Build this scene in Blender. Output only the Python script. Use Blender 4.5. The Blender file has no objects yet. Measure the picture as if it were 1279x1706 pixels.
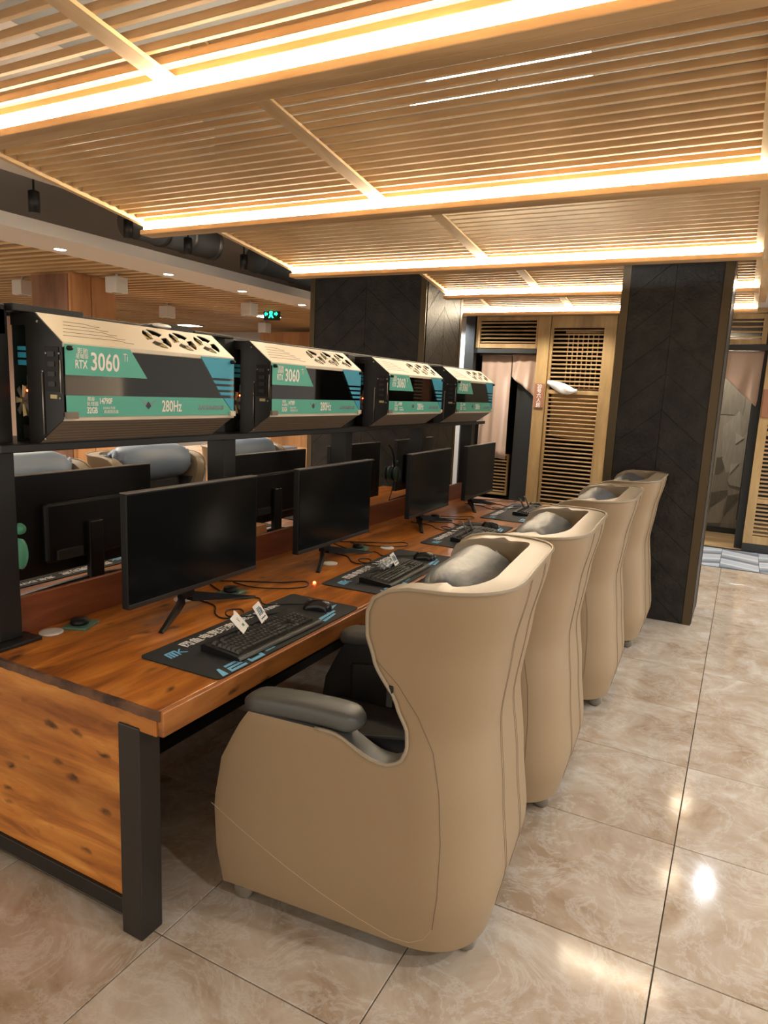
import bpy, bmesh, math, random
from mathutils import Matrix, Vector
random.seed(7)
PI = math.pi
SC = bpy.context.scene
C = SC.collection

# ------------------------------------------------------------------ camera
CAM_H = 1.6
def cam_axes(yaw, pit, rol):
    cy, sy = math.cos(yaw), math.sin(yaw)
    f = Vector((-sy*math.cos(pit), cy*math.cos(pit), -math.sin(pit)))
    r = Vector((cy, sy, 0)); u = r.cross(f)
    r2 = math.cos(rol)*r + math.sin(rol)*u
    u2 = -math.sin(rol)*r + math.cos(rol)*u
    return r2, u2, f
_r, _u, _f = cam_axes(math.radians(27.23), math.radians(9.956), math.radians(2.538))
cd = bpy.data.cameras.new('camera'); cam = bpy.data.objects.new('camera', cd); C.objects.link(cam)
m = Matrix((( _r.x, _u.x, -_f.x, 0), (_r.y, _u.y, -_f.y, 0), (_r.z, _u.z, -_f.z, CAM_H), (0, 0, 0, 1)))
cam.matrix_world = m
cd.sensor_fit = 'VERTICAL'; cd.sensor_height = 36.0; cd.lens = 1145.3*36/1706
cd.clip_start = 0.05; cd.clip_end = 100
SC.camera = cam

# ------------------------------------------------------------------ world, exposure
w = bpy.data.worlds.new('world'); SC.world = w; w.use_nodes = True
w.node_tree.nodes['Background'].inputs[0].default_value = (1.0, 0.88, 0.74, 1)
w.node_tree.nodes['Background'].inputs[1].default_value = 0.68
SC.view_settings.view_transform = 'Standard'; SC.view_settings.look = 'None'
SC.view_settings.gamma = 1.0; SC.view_settings.use_curve_mapping = False
SC.view_settings.exposure = 0.80
SC.cycles.use_denoising = True
LED_STRENGTH = 42.0

# ------------------------------------------------------------------ materials
MATS = {}
def mat(name, col, rough=0.5, metal=0.0, bump=0.0, bscale=60.0, vary=0.0, vscale=4.0, stretch=(1, 1, 1), col2=None,
        spec=0.5, coat=0.0, emit=None, estr=0.0, alpha=None):
    if name in MATS: return MATS[name]
    m = bpy.data.materials.new(name); m.use_nodes = True
    nt = m.node_tree; b = nt.nodes['Principled BSDF']
    b.inputs['Base Color'].default_value = (*col, 1); b.inputs['Roughness'].default_value = rough
    b.inputs['Metallic'].default_value = metal; b.inputs['Specular IOR Level'].default_value = spec
    b.inputs['Coat Weight'].default_value = coat
    if emit:
        b.inputs['Emission Color'].default_value = (*emit, 1); b.inputs['Emission Strength'].default_value = estr
    if bump or col2:
        tc = nt.nodes.new('ShaderNodeTexCoord'); mp = nt.nodes.new('ShaderNodeMapping')
        mp.inputs['Scale'].default_value = stretch
        nt.links.new(tc.outputs['Object'], mp.inputs['Vector'])
        if col2:
            n = nt.nodes.new('ShaderNodeTexNoise'); n.inputs['Scale'].default_value = vscale; n.inputs['Detail'].default_value = 5
            nt.links.new(mp.outputs[0], n.inputs['Vector'])
            r = nt.nodes.new('ShaderNodeValToRGB')
            r.color_ramp.elements[0].position = 0.35; r.color_ramp.elements[1].position = 0.65
            r.color_ramp.elements[0].color = (*col, 1); r.color_ramp.elements[1].color = (*col2, 1)
            nt.links.new(n.outputs['Fac'], r.inputs[0]); nt.links.new(r.outputs[0], b.inputs['Base Color'])
        if bump:
            n2 = nt.nodes.new('ShaderNodeTexNoise'); n2.inputs['Scale'].default_value = bscale; n2.inputs['Detail'].default_value = 3
            nt.links.new(mp.outputs[0], n2.inputs['Vector'])
            bp = nt.nodes.new('ShaderNodeBump'); bp.inputs['Strength'].default_value = bump; bp.inputs['Distance'].default_value = 0.01
            nt.links.new(n2.outputs['Fac'], bp.inputs['Height']); nt.links.new(bp.outputs[0], b.inputs['Normal'])
    MATS[name] = m
    return m

def wood_mat(name, dark, mid, light, grain_axis, knots=0.0, normal_axis=2, rough=0.35, scale=1.0, coat=0.0, knot_col=(0.02, 0.008, 0.004)):
    m = bpy.data.materials.new(name); m.use_nodes = True; nt = m.node_tree; N = nt.nodes; L = nt.links
    b = N['Principled BSDF']; b.inputs['Roughness'].default_value = rough; b.inputs['Coat Weight'].default_value = coat
    tc = N.new('ShaderNodeTexCoord')
    s = [17*scale]*3; s[grain_axis] = 2.6*scale
    mp = N.new('ShaderNodeMapping'); mp.inputs['Scale'].default_value = s; L.new(tc.outputs['Object'], mp.inputs[0])
    n = N.new('ShaderNodeTexNoise'); n.inputs['Scale'].default_value = 1.0; n.inputs['Detail'].default_value = 8
    n.inputs['Roughness'].default_value = 0.62; n.inputs['Distortion'].default_value = 0.6; L.new(mp.outputs[0], n.inputs[0])
    r = N.new('ShaderNodeValToRGB'); e = r.color_ramp.elements
    e[0].position = 0.28; e[0].color = (*dark, 1); e[1].position = 0.72; e[1].color = (*light, 1)
    k = e.new(0.5); k.color = (*mid, 1)
    L.new(n.outputs['Fac'], r.inputs[0]); out = r.outputs[0]
    # broad patches of tone
    n3 = N.new('ShaderNodeTexNoise'); n3.inputs['Scale'].default_value = 0.28; n3.inputs['Detail'].default_value = 2; L.new(mp.outputs[0], n3.inputs[0])
    mx0 = N.new('ShaderNodeMixRGB'); mx0.blend_type = 'MULTIPLY'; mx0.inputs[0].default_value = 0.55
    r0 = N.new('ShaderNodeValToRGB'); r0.color_ramp.elements[0].color = (0.5, 0.4, 0.35, 1); r0.color_ramp.elements[0].position = .35
    r0.color_ramp.elements[1].color = (1.15, 1.1, 1.05, 1); r0.color_ramp.elements[1].position = .6
    L.new(n3.outputs['Fac'], r0.inputs[0]); L.new(out, mx0.inputs[1]); L.new(r0.outputs[0], mx0.inputs[2]); out = mx0.outputs[0]
    if knots > 0:
        s2 = [19.0]*3; s2[grain_axis] = 9.0; s2[normal_axis] = 0.0
        mp2 = N.new('ShaderNodeMapping'); mp2.inputs['Scale'].default_value = s2; L.new(tc.outputs['Object'], mp2.inputs[0])
        nd = N.new('ShaderNodeTexNoise'); nd.inputs['Scale'].default_value = 2.5; L.new(mp2.outputs[0], nd.inputs[0])
        ad = N.new('ShaderNodeVectorMath'); ad.operation = 'MULTIPLY_ADD'; kv = [.55]*3; kv[normal_axis] = 0.0; ad.inputs[1].default_value = kv
        L.new(nd.outputs['Color'], ad.inputs[0]); L.new(mp2.outputs[0], ad.inputs[2])
        v = N.new('ShaderNodeTexVoronoi'); v.inputs['Scale'].default_value = 1.0; L.new(ad.outputs[0], v.inputs['Vector'])
        kr = N.new('ShaderNodeValToRGB'); kr.color_ramp.elements[0].position = 0.08; kr.color_ramp.elements[0].color = (1, 1, 1, 1)
        kr.color_ramp.elements[1].position = 0.30; kr.color_ramp.elements[1].color = (0, 0, 0, 1)
        L.new(v.outputs['Distance'], kr.inputs[0])
        sp = N.new('ShaderNodeSeparateColor'); L.new(v.outputs['Color'], sp.inputs[0])
        gt = N.new('ShaderNodeMath'); gt.operation = 'LESS_THAN'; gt.inputs[1].default_value = knots; L.new(sp.outputs[0], gt.inputs[0])
        mu = N.new('ShaderNodeMath'); mu.operation = 'MULTIPLY'; L.new(kr.outputs[0], mu.inputs[0]); L.new(gt.outputs[0], mu.inputs[1])
        mu2 = N.new('ShaderNodeMath'); mu2.operation = 'MULTIPLY'; mu2.inputs[1].default_value = 0.85; L.new(mu.outputs[0], mu2.inputs[0])
        mx = N.new('ShaderNodeMixRGB'); mx.inputs[2].default_value = (*knot_col, 1); L.new(mu2.outputs[0], mx.inputs[0]); L.new(out, mx.inputs[1]); out = mx.outputs[0]
    L.new(out, b.inputs['Base Color'])
    bp = N.new('ShaderNodeBump'); bp.inputs['Strength'].default_value = 0.12; bp.inputs['Distance'].default_value = 0.004
    L.new(n.outputs['Fac'], bp.inputs['Height']); L.new(bp.outputs[0], b.inputs['Normal'])
    MATS[name] = m
    return m

def marble_mat():
    m = bpy.data.materials.new('beige_marble'); m.use_nodes = True; nt = m.node_tree; N = nt.nodes; L = nt.links
    b = N['Principled BSDF']; b.inputs['Roughness'].default_value = 0.11; b.inputs['Specular IOR Level'].default_value = 0.4
    tc = N.new('ShaderNodeTexCoord'); oi = N.new('ShaderNodeObjectInfo')
    mul = N.new('ShaderNodeMath'); mul.operation = 'MULTIPLY'; mul.inputs[1].default_value = 37.0; L.new(oi.outputs['Random'], mul.inputs[0])
    cx = N.new('ShaderNodeCombineXYZ'); L.new(mul.outputs[0], cx.inputs[2])
    ad = N.new('ShaderNodeVectorMath'); ad.operation = 'ADD'; L.new(tc.outputs['Object'], ad.inputs[0]); L.new(cx.outputs[0], ad.inputs[1])
    n = N.new('ShaderNodeTexNoise'); n.inputs['Scale'].default_value = 3.2; n.inputs['Detail'].default_value = 10; n.inputs['Roughness'].default_value = 0.66
    n.inputs['Distortion'].default_value = 0.7; L.new(ad.outputs[0], n.inputs[0])
    r = N.new('ShaderNodeValToRGB'); e = r.color_ramp.elements
    e[0].position = .34; e[0].color = (0.31, 0.215, 0.135, 1); e[1].position = .66; e[1].color = (0.57, 0.505, 0.425, 1)
    k = e.new(.45); k.color = (0.41, 0.315, 0.225, 1); k = e.new(.57); k.color = (0.48, 0.395, 0.305, 1)
    L.new(n.outputs['Fac'], r.inputs[0])
    n2 = N.new('ShaderNodeTexNoise'); n2.inputs['Scale'].default_value = 4.5; n2.inputs['Detail'].default_value = 13; n2.inputs['Roughness'].default_value = .72
    n2.inputs['Distortion'].default_value = 0.9; L.new(ad.outputs[0], n2.inputs[0])
    r2 = N.new('ShaderNodeValToRGB'); e = r2.color_ramp.elements
    e[0].position = .47; e[0].color = (0, 0, 0, 1); e[1].position = .53; e[1].color = (0, 0, 0, 1); k = e.new(.5); k.color = (.38, .38, .38, 1)
    L.new(n2.outputs['Fac'], r2.inputs[0])
    mx = N.new('ShaderNodeMixRGB'); mx.inputs[2].default_value = (0.60, 0.56, 0.50, 1); L.new(r2.outputs[0], mx.inputs[0]); L.new(r.outputs[0], mx.inputs[1])
    L.new(mx.outputs[0], b.inputs['Base Color'])
    MATS['beige_marble'] = m
    return m

def glass_mat(name, tint, refl=0.08):
    m = bpy.data.materials.new(name); m.use_nodes = True; nt = m.node_tree; N = nt.nodes; L = nt.links
    for x in list(N): N.remove(x)
    o = N.new('ShaderNodeOutputMaterial'); t = N.new('ShaderNodeBsdfTransparent'); t.inputs[0].default_value = (*tint, 1)
    g = N.new('ShaderNodeBsdfGlossy'); g.inputs['Roughness'].default_value = 0.03; f = N.new('ShaderNodeFresnel'); f.inputs[0].default_value = 1.5
    mx = N.new('ShaderNodeMixShader'); L.new(f.outputs[0], mx.inputs[0]); L.new(t.outputs[0], mx.inputs[1]); L.new(g.outputs[0], mx.inputs[2]); L.new(mx.outputs[0], o.inputs[0])
    MATS[name] = m
    return m

LEATHER = mat('taupe_leather', (0.30, 0.208, 0.116), rough=0.42, bump=0.06, bscale=220)
RIMLEATHER = mat('cream_leather', (0.31, 0.25, 0.17), rough=0.38, bump=0.05, bscale=220)
GREYLEATHER = mat('grey_leather', (0.085, 0.085, 0.078), rough=0.4, bump=0.06, bscale=200)
DARKLEATHER = mat('charcoal_leather', (0.03, 0.03, 0.032), rough=0.5, bump=0.05, bscale=200)
SEAM = mat('seam_thread', (0.15, 0.105, 0.065), rough=0.8)
STITCH = mat('pale_stitch', (0.50, 0.37, 0.22), rough=0.8)
PILLOW = mat('slate_pillow', (0.065, 0.071, 0.078), rough=0.40, bump=0.7, bscale=16, stretch=(1.0, .35, 1.6))
PILLOWBLUE = mat('blue_grey_pillow', (0.19, 0.255, 0.35), rough=0.42, bump=0.25, bscale=14, stretch=(1, .25, 1))  # blue grey pillow brightened, cool light on the far side put into colour
CASTER = mat('caster_plastic', (0.22, 0.19, 0.15), rough=0.35)
BLACKMETAL = mat('black_metal', (0.009, 0.0085, 0.008), rough=0.42, bump=0.02, bscale=120)
DARKBROWNMETAL = mat('dark_post_metal', (0.022, 0.018, 0.015), rough=0.4)
BLACKPLASTIC = mat('black_plastic', (0.006, 0.006, 0.0065), rough=0.42, spec=0.35)
SCREEN = mat('screen_glass', (0.006, 0.007, 0.008), rough=0.16, spec=0.35)
GREYEDGE = mat('grey_edge', (0.22, 0.21, 0.20), rough=0.35)
DARKGREYPL = mat('dark_grey_plastic', (0.022, 0.022, 0.022), rough=0.45)
PAD = mat('black_pad_cloth', (0.010, 0.011, 0.012), rough=0.75, bump=0.05, bscale=400)
PRINTBLUE = mat('print_blue', (0.16, 0.46, 0.74), rough=0.6)
PRINTWHITE = mat('print_white', (0.70, 0.70, 0.70), rough=0.6)
PRINTGREY = mat('print_grey', (0.42, 0.44, 0.44), rough=0.6)
CARD = mat('card_paper', (0.78, 0.76, 0.73), rough=0.6)
CARDINK = mat('card_ink', (0.03, 0.13, 0.22), rough=0.6)
CARDGREEN = mat('card_green_ink', (0.05, 0.25, 0.18), rough=0.6)
CREAM = mat('cream_sheet_metal', (0.66, 0.59, 0.47), rough=0.45)
CREAMDARK = mat('shaded_sheet_metal', (0.20, 0.16, 0.12), rough=0.5)  # cream metal darkened: shade of the downward lower plate put into colour
TEAL = mat('teal_print', (0.085, 0.42, 0.33), rough=0.4)
BLUE = mat('blue_print', (0.035, 0.33, 0.50), rough=0.4)
WHITEPRINT = mat('white_print', (0.85, 0.80, 0.76), rough=0.5)
LOGODARK = mat('logo_dark', (0.03, 0.025, 0.05), rough=0.5)
LOGOPURPLE = mat('logo_purple', (0.30, 0.22, 0.30), rough=0.5)
SMOKED = glass_mat('smoked_acrylic', (0.72, 0.66, 0.56))
PCB = mat('circuit_board', (0.012, 0.02, 0.014), rough=0.5)
STEEL = mat('brushed_steel', (0.42, 0.40, 0.37), rough=0.35, metal=0.8)
COPPERBROWN = mat('fan_brown', (0.16, 0.10, 0.06), rough=0.35)
CHIP = mat('chip_cream', (0.6, 0.5, 0.25), rough=0.4)
MINT = mat('mint_plastic', (0.11, 0.42, 0.27), rough=0.35)
WHITEPL = mat('white_plastic', (0.68, 0.66, 0.62), rough=0.4)
SLATWOOD = wood_mat('slat_timber', (0.50, 0.325, 0.155), (0.59, 0.405, 0.21), (0.66, 0.47, 0.26), 0, rough=0.5)
PALEWOOD = wood_mat('pale_timber', (0.50, 0.34, 0.16), (0.58, 0.41, 0.21), (0.64, 0.47, 0.26), 1, rough=0.5)
DOORWOOD = wood_mat('door_timber', (0.38, 0.25, 0.105), (0.45, 0.305, 0.135), (0.51, 0.355, 0.17), 2, rough=0.45)
LOUVREWOOD = wood_mat('louvre_timber', (0.45, 0.31, 0.15), (0.54, 0.38, 0.20), (0.60, 0.44, 0.25), 0, rough=0.45)
DESKTOP = wood_mat('desk_timber', (0.13, 0.032, 0.006), (0.42, 0.140, 0.020), (0.66, 0.285, 0.055), 1, knots=0.34, normal_axis=2, rough=0.28, coat=0.15)
DESKEND = wood_mat('desk_end_timber', (0.24, 0.07, 0.015), (0.54, 0.20, 0.036), (0.72, 0.34, 0.08), 0, knots=0.55, normal_axis=1, rough=0.35)
DESKEDGE = wood_mat('desk_edge_timber', (0.20, 0.065, 0.018), (0.38, 0.145, 0.038), (0.50, 0.22, 0.065), 1, knots=0.12, normal_axis=0, rough=0.35)
BARK = mat('live_edge_bark', (0.025, 0.012, 0.008), rough=0.6, col2=(0.15, 0.07, 0.035), vscale=14, bump=0.4, bscale=60)
BOARDWOOD = wood_mat('divider_timber', (0.15, 0.038, 0.014), (0.22, 0.062, 0.022), (0.29, 0.095, 0.035), 1, rough=0.4)
ORANGEWOOD = wood_mat('orange_veneer', (0.46, 0.22, 0.09), (0.54, 0.28, 0.12), (0.60, 0.33, 0.155), 2, rough=0.4)
BROWNVENEER = wood_mat('brown_veneer', (0.20, 0.105, 0.065), (0.25, 0.135, 0.085), (0.30, 0.17, 0.11), 2, rough=0.4)
DARKPLANK = mat('dark_plank', (0.011, 0.0095, 0.008), rough=0.42, col2=(0.026, 0.0225, 0.019), vscale=9, stretch=(1, 1, 1), bump=0.35, bscale=45, spec=0.3)
DARKBASE = mat('dark_joint', (0.008, 0.0075, 0.007), rough=0.6)
BRONZE = mat('bronze_trim', (0.085, 0.06, 0.028), rough=0.36, metal=0.5)
GROUT = mat('grout', (0.10, 0.07, 0.05), rough=0.8)
MARBLE = marble_mat()
SLAB = mat('concrete_dark_paint', (0.30, 0.32, 0.34), rough=0.8, bump=0.1, bscale=20)
DUCT = mat('duct_metal', (0.42, 0.43, 0.44), rough=0.45, metal=0.3)
DUCTDARK = mat('duct_dark', (0.17, 0.18, 0.19), rough=0.5)
PLASTER = mat('white_plaster', (0.62, 0.58, 0.54), rough=0.7)
PINKWALL = mat('blush_wall_paint', (0.62, 0.46, 0.36), rough=0.7)
CURTAIN = mat('blush_curtain', (0.55, 0.40, 0.31), rough=0.85, bump=0.1, bscale=300)
TANCLOTH = mat('tan_curtain', (0.44, 0.27, 0.11), rough=0.85)
WHITECLOTH = mat('white_cloth', (0.75, 0.74, 0.72), rough=0.8)
DARKDOOR = mat('charcoal_door', (0.025, 0.026, 0.025), rough=0.5)
DARKWALL = mat('booth_dark_wall', (0.03, 0.028, 0.026), rough=0.7)
SIGNRED = mat('sign_terracotta', (0.34, 0.15, 0.085), rough=0.5)
LED = mat('led_diffuser', (1, 1, 1), emit=(1.0, 0.84, 0.60), estr=LED_STRENGTH)
TUBE = mat('tube_glow', (1, 1, 1), emit=(0.86, 0.95, 1.0), estr=22.0)
LAMPWHITE = mat('lamp_glow', (1, 1, 1), emit=(1.0, 0.95, 0.88), estr=12.0)
EXITBOX = mat('exit_box', (0.01, 0.03, 0.02), rough=0.4)
EXITGREEN = mat('exit_green', (0.05, 0.6, 0.3), emit=(0.02, 0.9, 0.42), estr=1.6)
REDLED = mat('red_indicator', (0.8, 0.05, 0.02), emit=(1.0, 0.07, 0.02), estr=14.0)
GEO = [mat('geo_grey_%d' % i, c, rough=0.7, col2=tuple(v*1.2 for v in c), vscale=14, stretch=(3, 3, .4)) for i, c in
       enumerate([(0.23, 0.205, 0.16), (0.33, 0.30, 0.24), (0.12, 0.105, 0.075), (0.28, 0.25, 0.195), (0.42, 0.39, 0.33)])]
CHEV = [mat('chevron_%d' % i, c, rough=0.3) for i, c in enumerate([(0.55, 0.56, 0.57), (0.16, 0.19, 0.22), (0.40, 0.47, 0.54), (0.27, 0.31, 0.36), (0.50, 0.50, 0.55)])]

# ------------------------------------------------------------------ mesh helpers
def link(name, me, m, parent=None, loc=None, rot=None, smooth=False):
    if m is not None and not me.materials:
        me.materials.append(m)
    if smooth:
        me.polygons.foreach_set('use_smooth', [True]*len(me.polygons))
    o = bpy.data.objects.new(name, me); C.objects.link(o)
    if parent is not None: o.parent = parent
    if loc is not None: o.location = loc
    if rot is not None: o.rotation_euler = rot
    return o
def bm_mesh(bm, name='mesh'):
    bmesh.ops.recalc_face_normals(bm, faces=bm.faces)
    me = bpy.data.meshes.new(name); bm.to_mesh(me); bm.free(); return me
def add_box(bm, x0, x1, y0, y1, z0, z1):
    vs = [bm.verts.new(p) for p in ((x0, y0, z0), (x1, y0, z0), (x1, y1, z0), (x0, y1, z0), (x0, y0, z1), (x1, y0, z1), (x1, y1, z1), (x0, y1, z1))]
    for f in ((0, 3, 2, 1), (4, 5, 6, 7), (0, 1, 5, 4), (1, 2, 6, 5), (2, 3, 7, 6), (3, 0, 4, 7)):
        bm.faces.new([vs[i] for i in f])
def box_mesh(x0, x1, y0, y1, z0, z1, bev=0.0, seg=2):
    bm = bmesh.new(); add_box(bm, min(x0, x1), max(x0, x1), min(y0, y1), max(y0, y1), min(z0, z1), max(z0, z1))
    if bev > 0:
        bmesh.ops.bevel(bm, geom=list(bm.edges), offset=bev, segments=seg, affect='EDGES', profile=0.5)
    return bm_mesh(bm)
def box(name, d, m, parent=None, bev=0.0, seg=2, loc=None, rot=None):
    return link(name, box_mesh(*d, bev=bev, seg=seg), m, parent, loc, rot, smooth=False)
def prism_mesh(poly, thick, axis='Z', bev=0.0):
    """poly: 2D points (convex or simple), extruded; axis Z: (a,b)->(x,y); X: (a,b)->(y,z) extruded along x; Y: (a,b)->(x,z)."""
    bm = bmesh.new()
    def P(a, b, t):
        return (a, b, t) if axis == 'Z' else ((t, a, b) if axis == 'X' else (a, t, b))
    lo = [bm.verts.new(P(a, b, 0)) for a, b in poly]; hi = [bm.verts.new(P(a, b, thick)) for a, b in poly]
    n = len(poly)
    bm.faces.new(lo); bm.faces.new(hi)
    for i in range(n): bm.faces.new([lo[i], lo[(i+1) % n], hi[(i+1) % n], hi[i]])
    if bev: bmesh.ops.bevel(bm, geom=list(bm.edges), offset=bev, segments=2, affect='EDGES', profile=.5)
    return bm_mesh(bm)
def prism(name, poly, thick, axis, m, parent=None, loc=None, rot=None, bev=0.0):
    return link(name, prism_mesh(poly, thick, axis, bev), m, parent, loc, rot)
def tube_mesh(pts, r, n=8, caps=True):
    pts = [Vector(p) for p in pts]; bm = bmesh.new(); rings = []
    up = Vector((0, 0, 1)); prev = None
    for i, p in enumerate(pts):
        a = pts[max(i-1, 0)]; b = pts[min(i+1, len(pts)-1)]; t = (b-a).normalized()
        if prev is None:
            s = t.cross(up)
            if s.length < 1e-3: s = t.cross(Vector((1, 0, 0)))
        else:
            s = prev - t*prev.dot(t)
        s.normalize(); prev = s; q = t.cross(s)
        rr = r[i] if isinstance(r, (list, tuple)) else r
        rings.append([bm.verts.new(p + (s*math.cos(2*PI*k/n) + q*math.sin(2*PI*k/n))*rr) for k in range(n)])
    for a, b in zip(rings, rings[1:]):
        for k in range(n): bm.faces.new([a[k], a[(k+1) % n], b[(k+1) % n], b[k]])
    if caps: bm.faces.new(rings[0]); bm.faces.new(rings[-1])
    return bm_mesh(bm)
def tube(name, pts, r, m, parent=None, n=8, loc=None):
    return link(name, tube_mesh(pts, r, n), m, parent, loc, smooth=True)
def lathe_mesh(prof, n=20, axis='Z'):
    bm = bmesh.new(); rings = []
    for r, z in prof:
        rg = []
        for k in range(n):
            a, b = r*math.cos(2*PI*k/n), r*math.sin(2*PI*k/n)
            rg.append(bm.verts.new((a, b, z) if axis == 'Z' else ((z, a, b) if axis == 'X' else (a, z, b))))
        rings.append(rg)
    for a, b in zip(rings, rings[1:]):
        for k in range(n): bm.faces.new([a[k], a[(k+1) % n], b[(k+1) % n], b[k]])
    bm.faces.new(rings[0]); bm.faces.new(rings[-1])
    bmesh.ops.remove_doubles(bm, verts=bm.verts, dist=1e-6)
    return bm_mesh(bm)
def lathe(name, prof, m, parent=None, loc=None, n=20, axis='Z', smooth=True, rot=None):
    return link(name, lathe_mesh(prof, n, axis), m, parent, loc, rot, smooth=smooth)
def eval_mesh(o):
    bpy.context.view_layer.update()
    dg = bpy.context.evaluated_depsgraph_get()
    me = bpy.data.meshes.new_from_object(o.evaluated_get(dg))
    d = o.data; bpy.data.objects.remove(o); bpy.data.curves.remove(d)
    return me
def plate_mesh(outer, holes, thick, M=None):
    cu = bpy.data.curves.new('plate', 'CURVE'); cu.dimensions = '2D'; cu.fill_mode = 'BOTH'; cu.extrude = thick/2
    for pl in [outer]+holes:
        sp = cu.splines.new('POLY'); sp.points.add(len(pl)-1); sp.use_cyclic_u = True
        for p, (a, b) in zip(sp.points, pl): p.co = (a, b, 0, 1)
    o = bpy.data.objects.new('plate', cu); C.objects.link(o); me = eval_mesh(o)
    me.materials.clear()
    if M is not None: me.transform(M)
    return me
def text_mesh(s, size, M=None, sx=1.0, extrude=0.0004, align='LEFT', bold=0.0, spacing=1.0):
    cu = bpy.data.curves.new('text', 'FONT'); cu.body = s; cu.size = size; cu.extrude = extrude; cu.align_x = align
    cu.offset = bold; cu.space_character = spacing; cu.resolution_u = 3
    o = bpy.data.objects.new('text', cu); C.objects.link(o); me = eval_mesh(o)
    me.materials.clear()
    me.transform(Matrix.Diagonal((sx, 1, 1, 1)))
    if M is not None: me.transform(M)
    return me
FACE_X = Matrix(((0, 0, 1, 0), (1, 0, 0, 0), (0, 1, 0, 0), (0, 0, 0, 1)))       # text facing +X, reading towards +Y
FACE_NY = Matrix(((1, 0, 0, 0), (0, 0, -1, 0), (0, 1, 0, 0), (0, 0, 0, 1)))     # text facing -Y, reading towards +X
FLAT_Y = Matrix(((0, -1, 0, 0), (1, 0, 0, 0), (0, 0, 1, 0), (0, 0, 0, 1)))      # lying flat, reading towards +Y
def T(x, y, z): return Matrix.Translation((x, y, z))

def lamp(parent, kind, energy, loc, col=(1, .88, .72), size=.05, spot=1.9, name='bulb'):
    ld = bpy.data.lights.new(name, kind); ld.energy = energy; ld.color = col
    if kind == 'SPOT': ld.spot_size = spot; ld.spot_blend = .6
    if kind in ('SPOT', 'POINT'): ld.shadow_soft_size = size
    o = bpy.data.objects.new(name, ld); C.objects.link(o); o.parent = parent; o.location = loc
    return o
def tag(o, label, cat, group=None):
    o['label'] = label; o['category'] = cat
    if group: o['group'] = group
    return o
def thing(name, label, cat, loc=(0, 0, 0), rz=0.0, group=None):
    o = bpy.data.objects.new(name, None); C.objects.link(o); o.empty_display_size = 0.1
    o.location = loc; o.rotation_euler = (0, 0, rz)
    return tag(o, label, cat, group)
def struct(o, label=None):
    o['kind'] = 'structure'
    if label: o['label'] = label
    return o
def sempty(name, label=None):
    o = bpy.data.objects.new(name, None); C.objects.link(o); return struct(o, label)
def dup(root, loc, rz, label, group=None):
    r = root.copy(); C.objects.link(r); r.location = loc; r.rotation_euler = (0, 0, rz); r['label'] = label
    if group: r['group'] = group
    for ch in list(root.children):
        c = ch.copy(); C.objects.link(c); c.parent = r
        for g in list(ch.children):
            d = g.copy(); C.objects.link(d); d.parent = c
    return r
def clip_rect(poly, x0, x1, y0, y1):
    def cl(ps, ins, cut):
        out = []
        for i in range(len(ps)):
            a, b = ps[i-1], ps[i]
            if ins(b):
                if not ins(a): out.append(cut(a, b))
                out.append(b)
            elif ins(a): out.append(cut(a, b))
        return out
    def cx(v): return lambda a, b: (v, a[1]+(b[1]-a[1])*(v-a[0])/(b[0]-a[0]))
    def cyy(v): return lambda a, b: (a[0]+(b[0]-a[0])*(v-a[1])/(b[1]-a[1]), v)
    for ins, cut in ((lambda p: p[0] >= x0-1e-9, cx(x0)), (lambda p: p[0] <= x1+1e-9, cx(x1)), (lambda p: p[1] >= y0-1e-9, cyy(y0)), (lambda p: p[1] <= y1+1e-9, cyy(y1))):
        poly = cl(poly, ins, cut)
        if len(poly) < 3: return []
    out = []
    for q in poly:
        if not out or abs(q[0]-out[-1][0])+abs(q[1]-out[-1][1]) > 1e-5: out.append(q)
    if len(out) > 1 and abs(out[0][0]-out[-1][0])+abs(out[0][1]-out[-1][1]) < 1e-5: out.pop()
    if len(out) < 3: return []
    area = sum(out[i-1][0]*out[i][1]-out[i][0]*out[i-1][1] for i in range(len(out)))/2
    return out if abs(area) > 2e-5 else []

# ================================================================== FLOOR
floor = struct(box('floor', (-11.2, 3.0, -2.5, 12.2, -0.10, -0.006), GROUT))
TX, TY, GAP = 0.645, 0.625, 0.0035
tile_me = box_mesh(-TX/2+GAP/2, TX/2-GAP/2, -TY/2+GAP/2, TY/2-GAP/2, -0.012, 0.0, bev=0.0012, seg=1); tile_me.materials.append(MARBLE)
far = bmesh.new()
for i in range(-16, 5):
    for j in range(-4, 11):
        cx, cy = -0.05+TX*(i+.5), 1.30+TY*(j+.5)
        if cy+TY/2 > 7.64: continue
        if -5 <= i <= 2 and j >= -1:
            link('tile', tile_me, None, floor, (cx, cy, 0))
        else:
            add_box(far, cx-TX/2+GAP/2, cx+TX/2-GAP/2, cy-TY/2+GAP/2, cy+TY/2-GAP/2, -0.012, 0)
o = link('tile_field', bm_mesh(far), MARBLE, floor); o['kind'] = 'stuff'
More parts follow.
